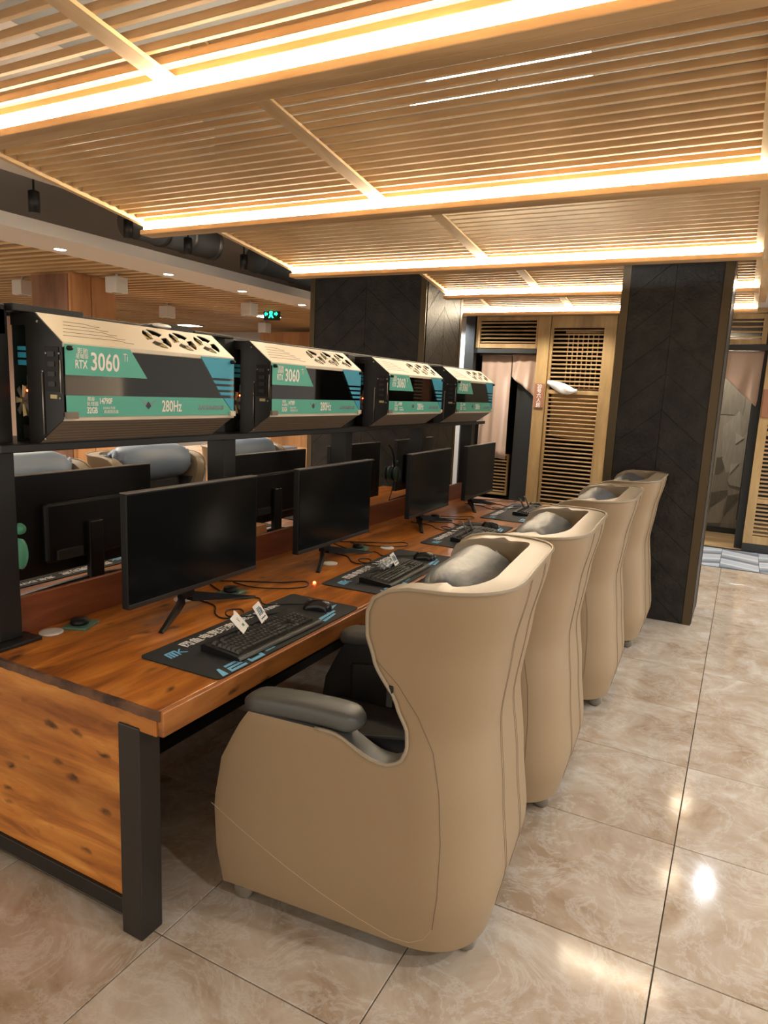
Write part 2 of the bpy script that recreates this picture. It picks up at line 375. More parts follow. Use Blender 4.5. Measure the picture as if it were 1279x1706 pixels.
# chevron border in front of the booths
border = struct(box('trim_1', (-4.2, 3.0, 7.555, 8.70, -0.05, -0.004), DARKBASE), 'zigzag striped floor border before the booths')
for ci in range(-4, 8):
    x0 = -0.05-0.02+ci*0.36; sl = 0.17 if ci % 2 else -0.17
    for k in range(-2, 12):
        y0 = 7.60+k*0.098+(0 if ci % 2 else .17)
        poly = [(x0+.002, y0), (x0+.358, y0+sl), (x0+.358, y0+sl+.092), (x0+.002, y0+.092)]
        poly = clip_rect(poly, x0, x0+.36, 7.585, 8.60)
        if poly: prism('chevron_tile', poly, 0.006, 'Z', CHEV[(k*2+(ci % 2)) % 5], border, loc=(0, 0, -0.006))
struct(box('floor_booth', (-3.6, 3.0, 8.70, 11.2, -0.05, 0.0), wood_mat('booth_floor_timber', (.42, .28, .13), (.5, .35, .18), (.56, .41, .22), 0, rough=.3)))

# ================================================================== ROOM SHELL
struct(box('ceiling', (-11.2, 3.0, -2.5, 12.2, 3.40, 3.50), SLAB))
struct(box('wall_left', (-11.2, -11.0, -2.5, 12.2, 0, 3.40), PINKWALL))
struct(box('wall_far', (-11.0, -3.62, 12.0, 12.2, 0, 3.40), PINKWALL))

# --- timber canopy: sawtooth panels and LED beams
YS = [-1.05, 0.38, 1.80, 3.22, 4.76, 6.11, 7.38]
CX0, CX1, JX = -3.36, -0.05, -1.74
CANOPY_LEFT = CX0
def slat_mesh(x0):
    me = box_mesh(x0+.02, CX1-.02, -0.008, 0.008, 0, 0.026, bev=0.0015, seg=1); me.materials.append(SLATWOOD); return me
slat_full, slat_cut, slat_far = slat_mesh(CX0), slat_mesh(-2.60), slat_mesh(-3.15)
order = ['', 'above the viewpoint', 'directly overhead at the top of the picture', 'second from the top of the picture', 'third from the top of the picture',
         'fourth from the top, over the dark pillars', 'farthest, before the booth doors']
for k in range(1, 7):
    ya, yb = YS[k-1]+0.10, YS[k]
    CX0 = CANOPY_LEFT if k < 5 else -2.60          # the two far panels stop at the wide pillar
    slat_me = slat_full if k < 5 else slat_cut
    za, zb = 2.70, 2.535
    sl = (zb-za)/(yb-ya)
    P = sempty('ceiling_panel', 'sloping timber slat ceiling panel, ' + order[k])
    n = int(round((yb-ya)/0.064))
    for i in range(n):
        y = ya+(i+.5)*(yb-ya)/n
        link('slat', slat_far if (k == 6 and y > 6.86) else slat_me, None, P, (0, y, za+sl*(y-ya)), (math.atan(sl), 0, 0))
    for x0, x1, nm in ((CX0-.012, CX0+.02, 'edge_rail'), (CX1-.02, CX1+.02, 'edge_rail'), (JX-.035, JX+.035, 'joist')):
        bm = bmesh.new(); d = 0.014 if nm == 'joist' else 0.02
        for x in (x0, x1):
            pass
        vs = [bm.verts.new(p) for p in ((x0, ya-.04, za+.005-sl*.04-d), (x1, ya-.04, za+.005-sl*.04-d), (x1, yb, zb-d), (x0, yb, zb-d),
                                        (x0, ya-.04, za-sl*.04+(.0 if nm == 'joist' else .05)), (x1, ya-.04, za-sl*.04+(.0 if nm == 'joist' else .05)), (x1, yb, zb+(.0 if nm == 'joist' else .05)), (x0, yb, zb+(.0 if nm == 'joist' else .05)))]
        for f in ((0, 3, 2, 1), (4, 5, 6, 7), (0, 1, 5, 4), (1, 2, 6, 5), (2, 3, 7, 6), (3, 0, 4, 7)): bm.faces.new([vs[q] for q in f])
        link(nm, bm_mesh(bm), PALEWOOD, P)
    if True:
        if k == 6: CX0 = -3.15                      # the last strip runs on behind the pillar
        t = thing('strip_light', 'warm white LED strip light, ' + order[k], 'light', ((CX0+CX1)/2, YS[k], 2.465), group='LED strip lights')
        hw = (CX1-CX0)/2
        box('housing', (-hw-.012, hw+.02, 0.0, 0.055, 0.0, 0.16), SLATWOOD, t, bev=.003)
        box('lip', (-hw-.012, hw+.02, -0.045, 0.0, 0.0, 0.028), SLATWOOD, t, bev=.003)
        box('diffuser', (-hw+.01, hw, -0.036, -0.001, 0.030, 0.095), LED, t)
# side fascia of the canopy over the aisle and right soffit
struct(box('trim_2', (-0.03, 0.03, -1.4, 7.75, 2.60, 2.80), PALEWOOD), 'pale timber fascia along the canopy edge')
struct(box('ceiling_soffit', (0.08, 3.0, -1.4, 7.60, 2.70, 2.80), PLASTER))
struct(box('ceiling_soffit_far', (-3.5, 3.0, 7.62, 8.64, 2.66, 2.76), PLASTER))
def aisle_light(label, x, y, z, e, grp, col_=(.90, .95, 1.0)):
    t = thing('downlight', label, 'light', (x, y, z), group=grp)
    lathe('trim_ring', [(.045, -.001), (.058, -.004), (.058, .002), (.045, .002)], WHITEPL, t)
    lathe('lens', [(.001, -.001), (.045, -.001), (.045, .004), (.001, .004)], LAMPWHITE, t)
    lamp(t, 'SPOT', e, (0, 0, -.012), spot=2.5, col=col_)
for i, y in enumerate((0.4, 2.1, 3.8, 5.5, 7.0)):
    aisle_light('recessed downlight over the aisle, ' + ['behind the viewpoint', 'beside the nearest chair', 'beside the second chair', 'beside the dark aisle pillar', 'before the right booth'][i], 2.0, y, 2.698, 120, 'aisle downlights')
aisle_light('small recessed downlight close to the canopy edge', .16, 6.35, 2.698, 22, 'aisle downlights')
aisle_light('added fill light inside the right booth', -.35, 9.25, 2.745, 60, 'booth downlights', (1, .90, .76))  # added to brighten the patterned wall of the booth
struct(box('ceiling_soffit_passage', (-3.95, -3.5, 7.62, 9.0, 2.66, 2.76), PLASTER))
aisle_light('added fill light over the passage behind the wide pillar', -3.66, 8.45, 2.658, 130, 'booth downlights')  # added out of view to light the plaster wall sliver
for i, x in enumerate((-2.9, -1.9, 1.05)):
    aisle_light('recessed downlight washing the ' + ['left booth curtains', 'tall louvred door', 'right louvred door'][i], x, 8.05, 2.658, 55, 'booth downlights', (1, .90, .76))

# --- ceiling void on the left
struct(box('trim_3', (-5.17, -4.62, -2.0, 12.0, 2.60, 2.69), PLASTER), 'white plaster bulkhead with downlights')
for i, (y) in enumerate((3.88, 5.05, 6.13, 7.27, 8.4)):
    t = thing('downlight', 'round recessed downlight in the white bulkhead, number %s from the left' % ['one', 'two', 'three', 'four', 'five'][i], 'light', (-5.0, y, 2.598), group='bulkhead downlights')
    lathe('trim_ring', [(.045, -.001), (.058, -.004), (.058, .002), (.045, .002)], WHITEPL, t)
    lathe('lens', [(.001, -.001), (.045, -.001), (.045, .004), (.001, .004)], LAMPWHITE, t)
    lamp(t, 'SPOT', 60, (0, 0, -.01), spot=2.4)
for i, y in enumerate((3.3, 4.12, 4.78, 5.54)):
    t = thing('spotlight', 'cylindrical %s ceiling spotlight below the ducts, %s of four' % ('black', ['leftmost', 'second', 'third', 'rightmost'][i]), 'light', (-4.5, y, 2.70), group='black ceiling spotlights')
    lathe('can', [(.028, 0.0), (.037, 0.0), (.037, .14), (.01, .15)], BLACKMETAL, t)
    lathe('lens', [(.001, .006), (.028, .006), (.028, .01), (.001, .01)], LAMPWHITE, t)
    tube('rod', [(0, 0, .15), (0, 0, .70)], .008, BLACKMETAL, t, n=6)
    lamp(t, 'SPOT', 40, (0, 0, -.01), spot=1.6)
def duct(label, a, b, r, m):
    t = thing('air_duct', label, 'duct', a)
    d = Vector(b)-Vector(a)
    tube('pipe', [(0, 0, 0), d], r, m, t, n=20)
    for q in (.0, .33, .66, 1.0):
        c = d*q; e = d.normalized()*.02
        tube('collar', [c-e, c+e], r+.012, STEEL if m is DUCT else m, t, n=20)
    tube('hanger', [(0, 0, r), (0, 0, 3.40-a[2])], .006, BLACKMETAL, t, n=6)
    return t
duct('fat grey round air duct above the white bulkhead', (-4.98, 4.6, 2.98), (-4.98, 5.6, 2.98), .15, DUCT)
duct('dark round air duct running towards the dark pillar', (-4.95, 6.3, 2.95), (-4.95, 8.4, 2.95), .13, DUCTDARK)
tag(box('cable_tray', (-5.15, -4.70, 1.5, 4.4, 3.20, 3.399), mat('tray_brown', (.13, .10, .075), rough=.7), bev=.003), 'brown board tray hanging in the open ceiling', 'tray')
tag(box('rectangular_duct', (-4.44, -3.60, 1.2, 4.1, 2.90, 3.399), PLASTER, bev=.006), 'pale rectangular duct beside the canopy edge', 'duct')
tag(box('rectangular_duct', (-4.30, -3.70, 5.1, 5.8, 3.0, 3.399), DUCT, bev=.006), 'grey square duct end in the open ceiling', 'duct')
# pipes hanging across the void
for i, (y, z) in enumerate(((4.35, 3.367), (5.0, 3.367), (6.6, 3.367))):
    tag(tube('pipe', [(-4.6, y, z), (-0.1, y, z)], .035, DUCTDARK), ['dark pipe crossing the ceiling void nearest the viewer', 'dark pipe crossing the middle of the ceiling void', 'dark pipe crossing the far end of the ceiling void'][i], 'pipe')
# tube lights above the slats
for i, (y, x0, x1, z) in enumerate(((3.36, -1.58, -.82, 3.1), (3.60, -1.78, -.86, 3.1), (5.3, -1.0, -.86, 3.0))):
    t = thing('tube_light', ['white tube lamp seen through the slats, nearer of the pair', 'white tube lamp seen through the slats, farther of the pair', 'short white lamp seen through the third slat panel'][i], 'light', ((x0+x1)/2, y, z))
    L = (x1-x0)/2
    tube('lamp_tube', [(-L, 0, 0), (L, 0, 0)], .016, TUBE, t, n=10)
    box('batten', (-L-.02, L+.02, -.03, .03, .018, .05), WHITEPL, t)
    tube('hanger', [(0, 0, .05), (0, 0, 3.4-z)], .005, BLACKMETAL, t, n=6)
# --- slat ceiling of the left hall
LC = sempty('ceiling_hall', 'timber slat ceiling of the hall beyond the white bulkhead')
hs = box_mesh(-10.95, -5.19, -.032, .032, 0, .05); hs.materials.append(SLATWOOD)
y = 2.0; i = 0
while y < 12.0:
    link('slat', hs, None, LC, (0, y, 2.62)); y += 0.15
for i, (x, y, s) in enumerate(((-5.66, 5.02, 1), (-6.99, 4.95, 1), (-5.57, 6.97, 1), (-7.03, 7.07, 1), (-7.02, 9.17, 1))):
    t = thing('ceiling_speaker', 'small white box hung under the hall slat ceiling, ' + ['beside the orange column', 'left of the orange column', 'just left of the exit sign', 'above the nearest computer case', 'below the exit sign'][i], 'speaker', (x, y, 2.44), group='white boxes under the hall ceiling')
    box('body', (-.075, .075, -.075, .075, 0, .15), WHITEPL, t, bev=.006)
    lathe('grille', [(.001, -.002), (.05, -.002), (.05, .002), (.001, .002)], GREYEDGE, t)
    tube('stem', [(0, 0, .15), (0, 0, .2)], .012, WHITEPL, t)
for i, (x, y) in enumerate(((-6.3, 3.6), (-9.2, 5.6), (-6.4, 8.4), (-9.0, 9.6))):  # lamps added to brighten the dark hall
    t = thing('hall_fill_lamp', 'added square fill lamp of the hall, ' + ['nearest', 'left of the orange column', 'right of the orange column', 'farthest'][i], 'light', (x, y, 2.60), group='added hall fill lamps')
    box('frame', (-.17, .17, -.17, .17, .0, .022), WHITEPL, t, bev=.003)
    box('lens', (-.15, .15, -.15, .15, -.003, .001), LAMPWHITE, t)
    lamp(t, 'SPOT', 110, (0, 0, -.02), spot=2.8, size=.12)
# orange veneer column of the hall
col = struct(box('column_hall', (-6.60, -6.02, 4.77, 5.32, 0, 2.62), ORANGEWOOD), 'orange veneered square column in the hall')
box('face_panel', (-6.58, -6.05, 4.757, 4.77, 0, 2.60), BROWNVENEER, col)
box('face_panel', (-6.02, -6.008, 4.79, 5.00, 0, 2.60), ORANGEWOOD, col)
box('face_panel', (-6.02, -6.008, 5.01, 5.30, 0, 2.60), ORANGEWOOD, col)
# exit sign
t = thing('exit_sign', 'small green illuminated exit sign hanging before the dark pillar', 'sign', (-6.0, 8.0, 2.5))
box('case', (-.13, .13, -.02, .02, 0, .165), EXITBOX, t, bev=.004)
box('rod', (-.004, .004, -.004, .004, .165, .30), BLACKMETAL, t)
# running figure between two arrows
link('pictogram', prism_mesh([(-.045, .03), (-.02, .075), (-.03, .11), (.0, .14), (.03, .11), (.02, .075), (.045, .03), (.02, .03), (.0, .06), (-.02, .03)], .003, 'Y'), EXITGREEN, t, (0, -.024, 0))
link('arrow', prism_mesh([(-.055, .07), (-.085, .07), (-.085, .055), (-.115, .085), (-.085, .115), (-.085, .1), (-.055, .1)], .003, 'Y'), EXITGREEN, t, (0, -.024, 0))
link('arrow', prism_mesh([(.055, .07), (.085, .07), (.085, .055), (.115, .085), (.085, .115), (.085, .1), (.055, .1)], .003, 'Y'), EXITGREEN, t, (0, -.024, 0))
# end wall of the hall
struct(box('wall_hall', (-11.0, -3.95, 11.0, 11.1, 0, 2.62), PLASTER))
wp = struct(box('wall_hall_panel', (-7.9, -4.0, 10.2, 10.3, 0, 2.55), ORANGEWOOD))

# ================================================================== DARK PILLARS
def pillar(name, label, x0, x1, y0, y1, h, faces, pitch=0.26):
    core = struct(box(name, (x0, x1, y0, y1, 0, h), DARKBASE), label)
    tr = 0.055
    def planks(u0, u1, M, up=True):
        um = (u0+u1)/2
        for side in (0, 1):
            a, b = (u0, um-.0015) if side == 0 else (um+.0015, u1)
            rise = (b-a)*0.85
            k = -2
            while k*pitch < h+1:
                z = k*pitch
                if side == 0: poly = [(a, z), (b, z+rise), (b, z+rise+pitch-.004), (a, z+pitch-.004)]
                else: poly = [(a, z+rise), (b, z), (b, z+pitch-.004), (a, z+rise+pitch-.004)]
                poly = clip_rect(poly, a, b, 0.0, h)
                if poly:
                    me = prism_mesh(poly, 0.008, 'Z'); me.transform(M)
                    link('plank', me, DARKPLANK, core)
                k += 1
    for f in faces:
        if f == '-y':
            planks(x0+tr, x1-tr, T(0, y0, 0) @ FACE_NY)
            box('edge_trim', (x0-.004, x0+tr-.003, y0-.012, y0, 0, h), BRONZE, core)
            box('edge_trim', (x1-tr+.003, x1+.004, y0-.012, y0, 0, h), BRONZE, core)
        if f == '+x':
            planks(y0+.02, y1-tr, T(x1, 0, 0) @ FACE_X)
            box('edge_trim', (x1, x1+.012, y1-tr+.003, y1, 0, h), BRONZE, core)
    return core
pillar('column_aisle', 'dark chevron planked square pillar beside the aisle', -0.905, -0.195, 5.375, 5.96, 3.4, ('-y', '+x'))
pillar('column_desk', 'wide dark planked pillar at the far end of the desk row', -3.96, -2.71, 5.92, 6.80, 3.4, ('-y', '+x'))

# ================================================================== BOOTH FRONTS (far side)
YB = 8.65
def louvre(name, label, x0, x1, z0, z1, st=.05, pitch=.05, y=YB, rail=None, kind='structure', m_slat=None, tilt=0.45, stl=None, dpt=.05):
    P = sempty(name, label)
    s_l = stl if stl else st
    box('stile', (x0, x0+s_l, y, y+dpt, z0, z1), DOORWOOD, P, bev=.003)
    box('stile', (x1-st, x1, y, y+dpt, z0, z1), DOORWOOD, P, bev=.003)
    box('rail', (x0+s_l, x1-st, y+.002, y+dpt, z0, z0+st), DOORWOOD, P, bev=.003)
    box('rail', (x0+s_l, x1-st, y+.002, y+dpt, z1-st, z1), DOORWOOD, P, bev=.003)
    for zr in (rail or []): box('rail', (x0+s_l, x1-st, y+.002, y+dpt, zr, zr+.05), DOORWOOD, P, bev=.003)
    me = box_mesh(x0+s_l, x1-st, -.014, .014, -.005, .005); me.materials.append(m_slat or LOUVREWOOD)
    n = int((z1-z0-2*st)/pitch)
    for i in range(n):
        z = z0+st+(i+.5)*(z1-z0-2*st)/n
        if any(zr-.01 < z < zr+.06 for zr in (rail or [])): continue
        link('slat', me, None, P, (0, y+dpt/2, z), (tilt, 0, 0))
    return P
louvre('window_1', 'louvred timber transom above the blush curtains', -3.225, -2.386, 2.205, 2.60, st=.055, pitch=.046)
louvre('window_2', 'louvred timber transom right of the aisle pillar', -0.95, 0.09, 2.28, 2.60, st=.05, pitch=.046)
louvre('door_1', 'tall louvred timber door behind the desk row', -2.255, -1.475, 0.06, 2.60, st=.145, stl=.03, pitch=.051, rail=[1.66])
louvre('door_2', 'louvred timber door at the right edge of the picture', 0.12, 1.0, 0.09, 2.60, st=.09, pitch=.045, rail=[.55, 1.3])
box('plinth', (0.12, 1.0, YB-.005, YB+.06, 0, .09), DARKDOOR, bpy.data.objects['door_2'])
struct(box('trim_4', (-2.405, -2.262, YB-.03, YB+.07, 0, 2.60), DOORWOOD, bev=.004), 'timber post carrying the room number plate')
struct(box('trim_5', (-1.47, -1.42, YB-.01, YB+.07, 0, 2.60), BRONZE), 'narrow bronze jamb')
struct(box('trim_6', (-3.25, -2.39, YB+.0, YB+.08, 2.145, 2.20), DARKDOOR), 'black lintel under the left transom')
struct(box('trim_7', (-0.95, 0.12, YB+.0, YB+.08, 2.215, 2.275), DARKDOOR), 'black lintel under the right transom')
struct(box('trim_8', (-3.365, -3.24, YB-.02, YB+.1, 0, 2.62), DARKDOOR), 'dark wall strip left of the curtains')
struct(box('wall_back', (-3.62, 3.0, YB+.0, YB+.10, 2.61, 3.4), DOORWOOD))
struct(box('wall_pier', (-1.42, -0.95, YB, YB+.1, 0, 2.62), DARKWALL))
struct(box('wall_lit', (-3.80, -3.345, YB+.3, YB+.4, 0, 2.62), PLASTER), 'brightly lit wall sliver seen past the wide pillar')
struct(box('wall_booth', (-3.62, 3.0, 11.0, 11.2, 0, 3.4), DARKWALL))
struct(box('wall_booth_side', (-3.34, -3.29, YB+.12, 11.0, 0, 3.4), DARKWALL))
struct(box('wall_booth_divider', (-1.45, -1.36, YB+.12, 11.0, 0, 3.4), DARKWALL))
struct(box('ceiling_booth', (-3.5, 3.0, YB+.1, 11.2, 2.75, 2.85), DARKWALL))
# curtains
def curtain(label, x0, x1, ztop, zb0, zb1, y, m, waves=5, amp=.018, cat='curtain', group=None, name='curtain'):
    bm = bmesh.new(); nx, nz = 40, 14; G = []
    for i in range(nx+1):
        u = i/nx; x = x0+(x1-x0)*u; zb = zb0+(zb1-zb0)*u; row = []
        for j in range(nz+1):
            v = j/nz; z = ztop+(zb-ztop)*v
            row.append(bm.verts.new((x+.006*math.sin(9*u+3*v), y+amp*math.sin(2*PI*waves*u+1.3*v)*(.35+.65*v), z)))
        G.append(row)
    for i in range(nx):
        for j in range(nz): bm.faces.new([G[i][j], G[i+1][j], G[i+1][j+1], G[i][j+1]])
    o = link(name, bm_mesh(bm), m, smooth=True)
    s = o.modifiers.new('thick', 'SOLIDIFY'); s.thickness = .004
    return tag(o, label, cat, group)
curtain('long blush pink door curtain at the left booth', -3.17, -2.765, 2.14, .85, .78, YB+.14, CURTAIN, waves=3)
curtain('short blush pink curtain with slanting hem beside the timber post', -2.755, -2.41, 2.14, 1.86, 1.60, YB+.12, CURTAIN, waves=2.5)
curtain('blush pink booth curtain pulled to a point right of the aisle pillar', -0.62, 0.085, 2.21, 2.22, 1.60, YB+.10, CURTAIN, waves=3, amp=.03)
curtain('tan cloth hanging behind the tall louvred door', -2.21, -1.62, 1.70, 1.14, 1.08, YB+.09, TANCLOTH, waves=1.5, amp=.01)
tag(tube('curtain_rod', [(-3.2, YB+.13, 2.125), (-2.41, YB+.13, 2.125)], .008, STEEL), 'thin steel rod holding the left curtains', 'rod')
# white cloth bundle draped over the louvred door
bm = bmesh.new(); G = []
for i in range(25):
    u = i/24; x = -2.24+.37*u; z = 1.80-.10*u-.02*math.sin(PI*u); h = .02+.055*math.sin(PI*min(1, u*1.1))*(.6+.4*u)
    G.append([bm.verts.new((x, YB-.012-.022*math.sin(PI*k/6)-.006*math.sin(5*u*PI+k), z-h+2*h*k/6)) for k in range(7)])
for a, b in zip(G, G[1:]):
    for k in range(6): bm.faces.new([a[k], b[k], b[k+1], a[k+1]])
o = link('cloth', bm_mesh(bm), WHITECLOTH, smooth=True); s = o.modifiers.new('t', 'SOLIDIFY'); s.thickness = .006
tag(o, 'white cloth tucked across the tall louvred door', 'cloth')
# dark door leaf and low louvre inside the left booth
tag(box('door_leaf', (-2.69, -2.43, YB+.2, YB+.24, 0.02, 2.1), DARKDOOR, bev=.003), 'plain charcoal door leaf behind the slanting curtain', 'door')
louvre('window_3', 'low louvred vent inside the left booth', -3.12, -2.76, .28, .84, st=.03, pitch=.045, y=YB+.3, m_slat=PALEWOOD)
# number plate on the timber post
t = thing('number_plate', 'terracotta room number plate on the timber post', 'sign', (-2.33, YB-.046, 1.48))
box('plate', (-.06, .06, 0, .014, 0, .30), SIGNRED, t, bev=.003)
for i, ch in enumerate(['20', '号', '六', '人', '房']):
    me = text_mesh(ch, .062, T(0, -.001, .245-i*.058) @ FACE_NY, sx=.95, align='CENTER', bold=.001)
    link('character', me, WHITEPRINT, t)
t = thing('number_plate', 'terracotta plate on the louvred door at the right edge', 'sign', (0.175, YB-.012, 1.50))
box('plate', (-.045, .06, 0, .01, 0, .30), SIGNRED, t, bev=.003)
box('mount', (-.03, .045, .009, .012, .03, .27), DARKDOOR, t)
# vertical lattice rods behind the louvre
t = thing('lattice_screen', 'screen of thin upright bars behind the tall louvred door', 'screen', (-2.06, YB+.085, 1.74))
box('rail', (-.03, .42, 0, .015, -.02, 0), PALEWOOD, t); box('rail', (-.03, .42, 0, .015, .66, .68), PALEWOOD, t)
for i in range(7): box('bar', (i*.06, .012+i*.06, 0, .015, 0, .66), PALEWOOD, t)
# geometric wall inside the right booth
GW = struct(box('wall_geometric', (-0.75, 0.03, 9.75, 9.80, 0, 2.75), GEO[3]), 'grey wall panel patterned with large triangles')
tri = [((-.75, 2.7), (-.75, 1.5), (-.05, 1.5), (0.03, 2.7), 0), ((-.25, 1.35), (-.09, 1.55), (-.02, 1.2), (-.22, .95), 1), ((-.09, 1.55), (0.03, 1.38), (0.03, 1.1), (-.02, 1.2), 3),
       ((-.28, .95), (-.07, 1.0), (-.25, .72), (-.28, .72), 2), ((-.22, .95), (0.03, 1.3), (0.03, .6), (-.1, .62), 1), ((-.30, .72), (-.12, .78), (-.12, .55), (-.30, .5), 0),
       ((-.31, .5), (-.10, .55), (-.25, .33), (-.31, .30), 2), ((-.10, .48), (0.03, .52), (-.12, .2), (-.12, .2), 2), ((-.28, .3), (-.12, .45), (-.14, .12), (-.3, .1), 3), ((-.12, .2), (0.03, .4), (0.03, .05), (-.15, .05), 0),
       ((-.11, .88), (-.02, .9), (-.11, .76), (-.11, .76), 4), ((-.1, 1.28), (-.0, 1.22), (-.09, 1.14), (-.09, 1.14), 4)]
for i, (a, b, c, d, k) in enumerate(tri):
    pl = [a, b, c, d] if c != d else [a, b, c]
    me = prism_mesh(pl, .002+.0008*i, 'Y')
    link('facet', me, GEO[k], GW, (0, 9.745-.0012*i, 0))
struct(box('trim_9', (-0.8, 0.05, 9.70, 9.75, 0, .07), DARKDOOR), 'black skirting of the patterned wall')
struct(box('trim_10', (0.04, 0.12, YB+.12, 9.8, 0, 2.75), DARKDOOR), 'dark jamb of the right booth')

# ================================================================== THE LONG DESK
DZ = 0.725; DX0, DX1 = -2.95, -1.285; DY0, DY1 = 1.262, 5.70; XC = -2.115
desk = thing('computer_desk', 'long double sided timber computer desk with knotty grain', 'desk', (0, 0, 0))
box('tabletop', (DX0, DX1-.022, DY0+.004, DY1, DZ-.062, DZ), DESKTOP, desk, bev=.003)
box('front_edge', (DX1-.022, DX1, DY0, DY1, DZ-.07, DZ+.001), DESKEDGE, desk, bev=.004)
box('end_edge', (DX0, DX1-.022, DY0-.004, DY0+.004, DZ-.07, DZ-.022), DESKEND, desk)
# dark wavy live edge along the near end
bm = bmesh.new(); G = []
random.seed(3)
for i in range(90):
    x = DX0+(DX1-.01-DX0)*i/89; j = random.uniform(-.0015, .0015)
    G.append([bm.verts.new(p) for p in ((x, DY0-.005, DZ-.024+j), (x, DY0-.005, DZ+.0), (x, DY0+.006+j*.8, DZ+.0015), (x, DY0+.006, DZ-.024))])
for a, b in zip(G, G[1:]):
    for k in range(4): bm.faces.new([a[k], b[k], b[(k+1) % 4], a[(k+1) % 4]])
bm.faces.new(G[0]); bm.faces.new(G[-1])
link('live_edge', bm_mesh(bm), BARK, desk)
box('end_panel', (DX0+.09, -1.445, 1.285, 1.31, .085, DZ-.062), DESKEND, desk, bev=.002)
box('bottom_rail', (DX0+.09, -1.445, 1.275, 1.325, .03, .085), BLACKMETAL, desk, bev=.003)
for x in (-1.448, DX0+.005):
    for y in (1.252, 3.42, DY1-.09):
        box('leg', (x, x+.08, y, y+.08, 0, DZ-.062), DARKBROWNMETAL, desk, bev=.004)
box('modesty_panel', (-2.02, -1.995, 1.33, DY1-.05, .15, DZ-.07), BLACKPLASTIC, desk)
box('side_rail', (-1.44, -1.40, 1.335, DY1-.1, DZ-.11, DZ-.062), BLACKMETAL, desk)
box('floor_rail', (-2.00, -1.96, 1.335, DY1-.1, .10, .15), BLACKMETAL, desk)
for i, (a, b) in enumerate(((1.42, 2.40), (2.50, 3.46), (3.58, 4.54), (4.66, 5.60))):
    box('divider_board', (XC-.011, XC+.011, a, b, DZ, .857), BOARDWOOD, desk, bev=.002)

# equipment rack: posts, shelf
rack = thing('equipment_rack', 'black metal rack of posts and shelf over the desk centre', 'rack', (0, 0, 0))
PY = (1.365, 2.455, 3.52, 4.60, 5.62)
for y in PY:
    p = box('post', (XC-.05, XC+.05, y-.04, y+.04, DZ+.012, 1.80), BLACKMETAL, rack, bev=.003)
    box('base_plate', (XC-.10, XC+.10, y-.075, y+.075, DZ, DZ+.012), BLACKMETAL, p, bev=.002)
box('shelf', (XC-.17, -1.985, 1.31, DY1-.02, 1.362, 1.388), BLACKMETAL, rack, bev=.003)
box('top_rail', (XC-.035, XC-.005, 1.29, DY1-.02, 1.785, 1.815), BLACKMETAL, rack, bev=.003)
box('post_cap', (XC-.11, XC+.05, 1.30, 1.40, 1.72, 1.815), DARKGREYPL, rack, bev=.004)

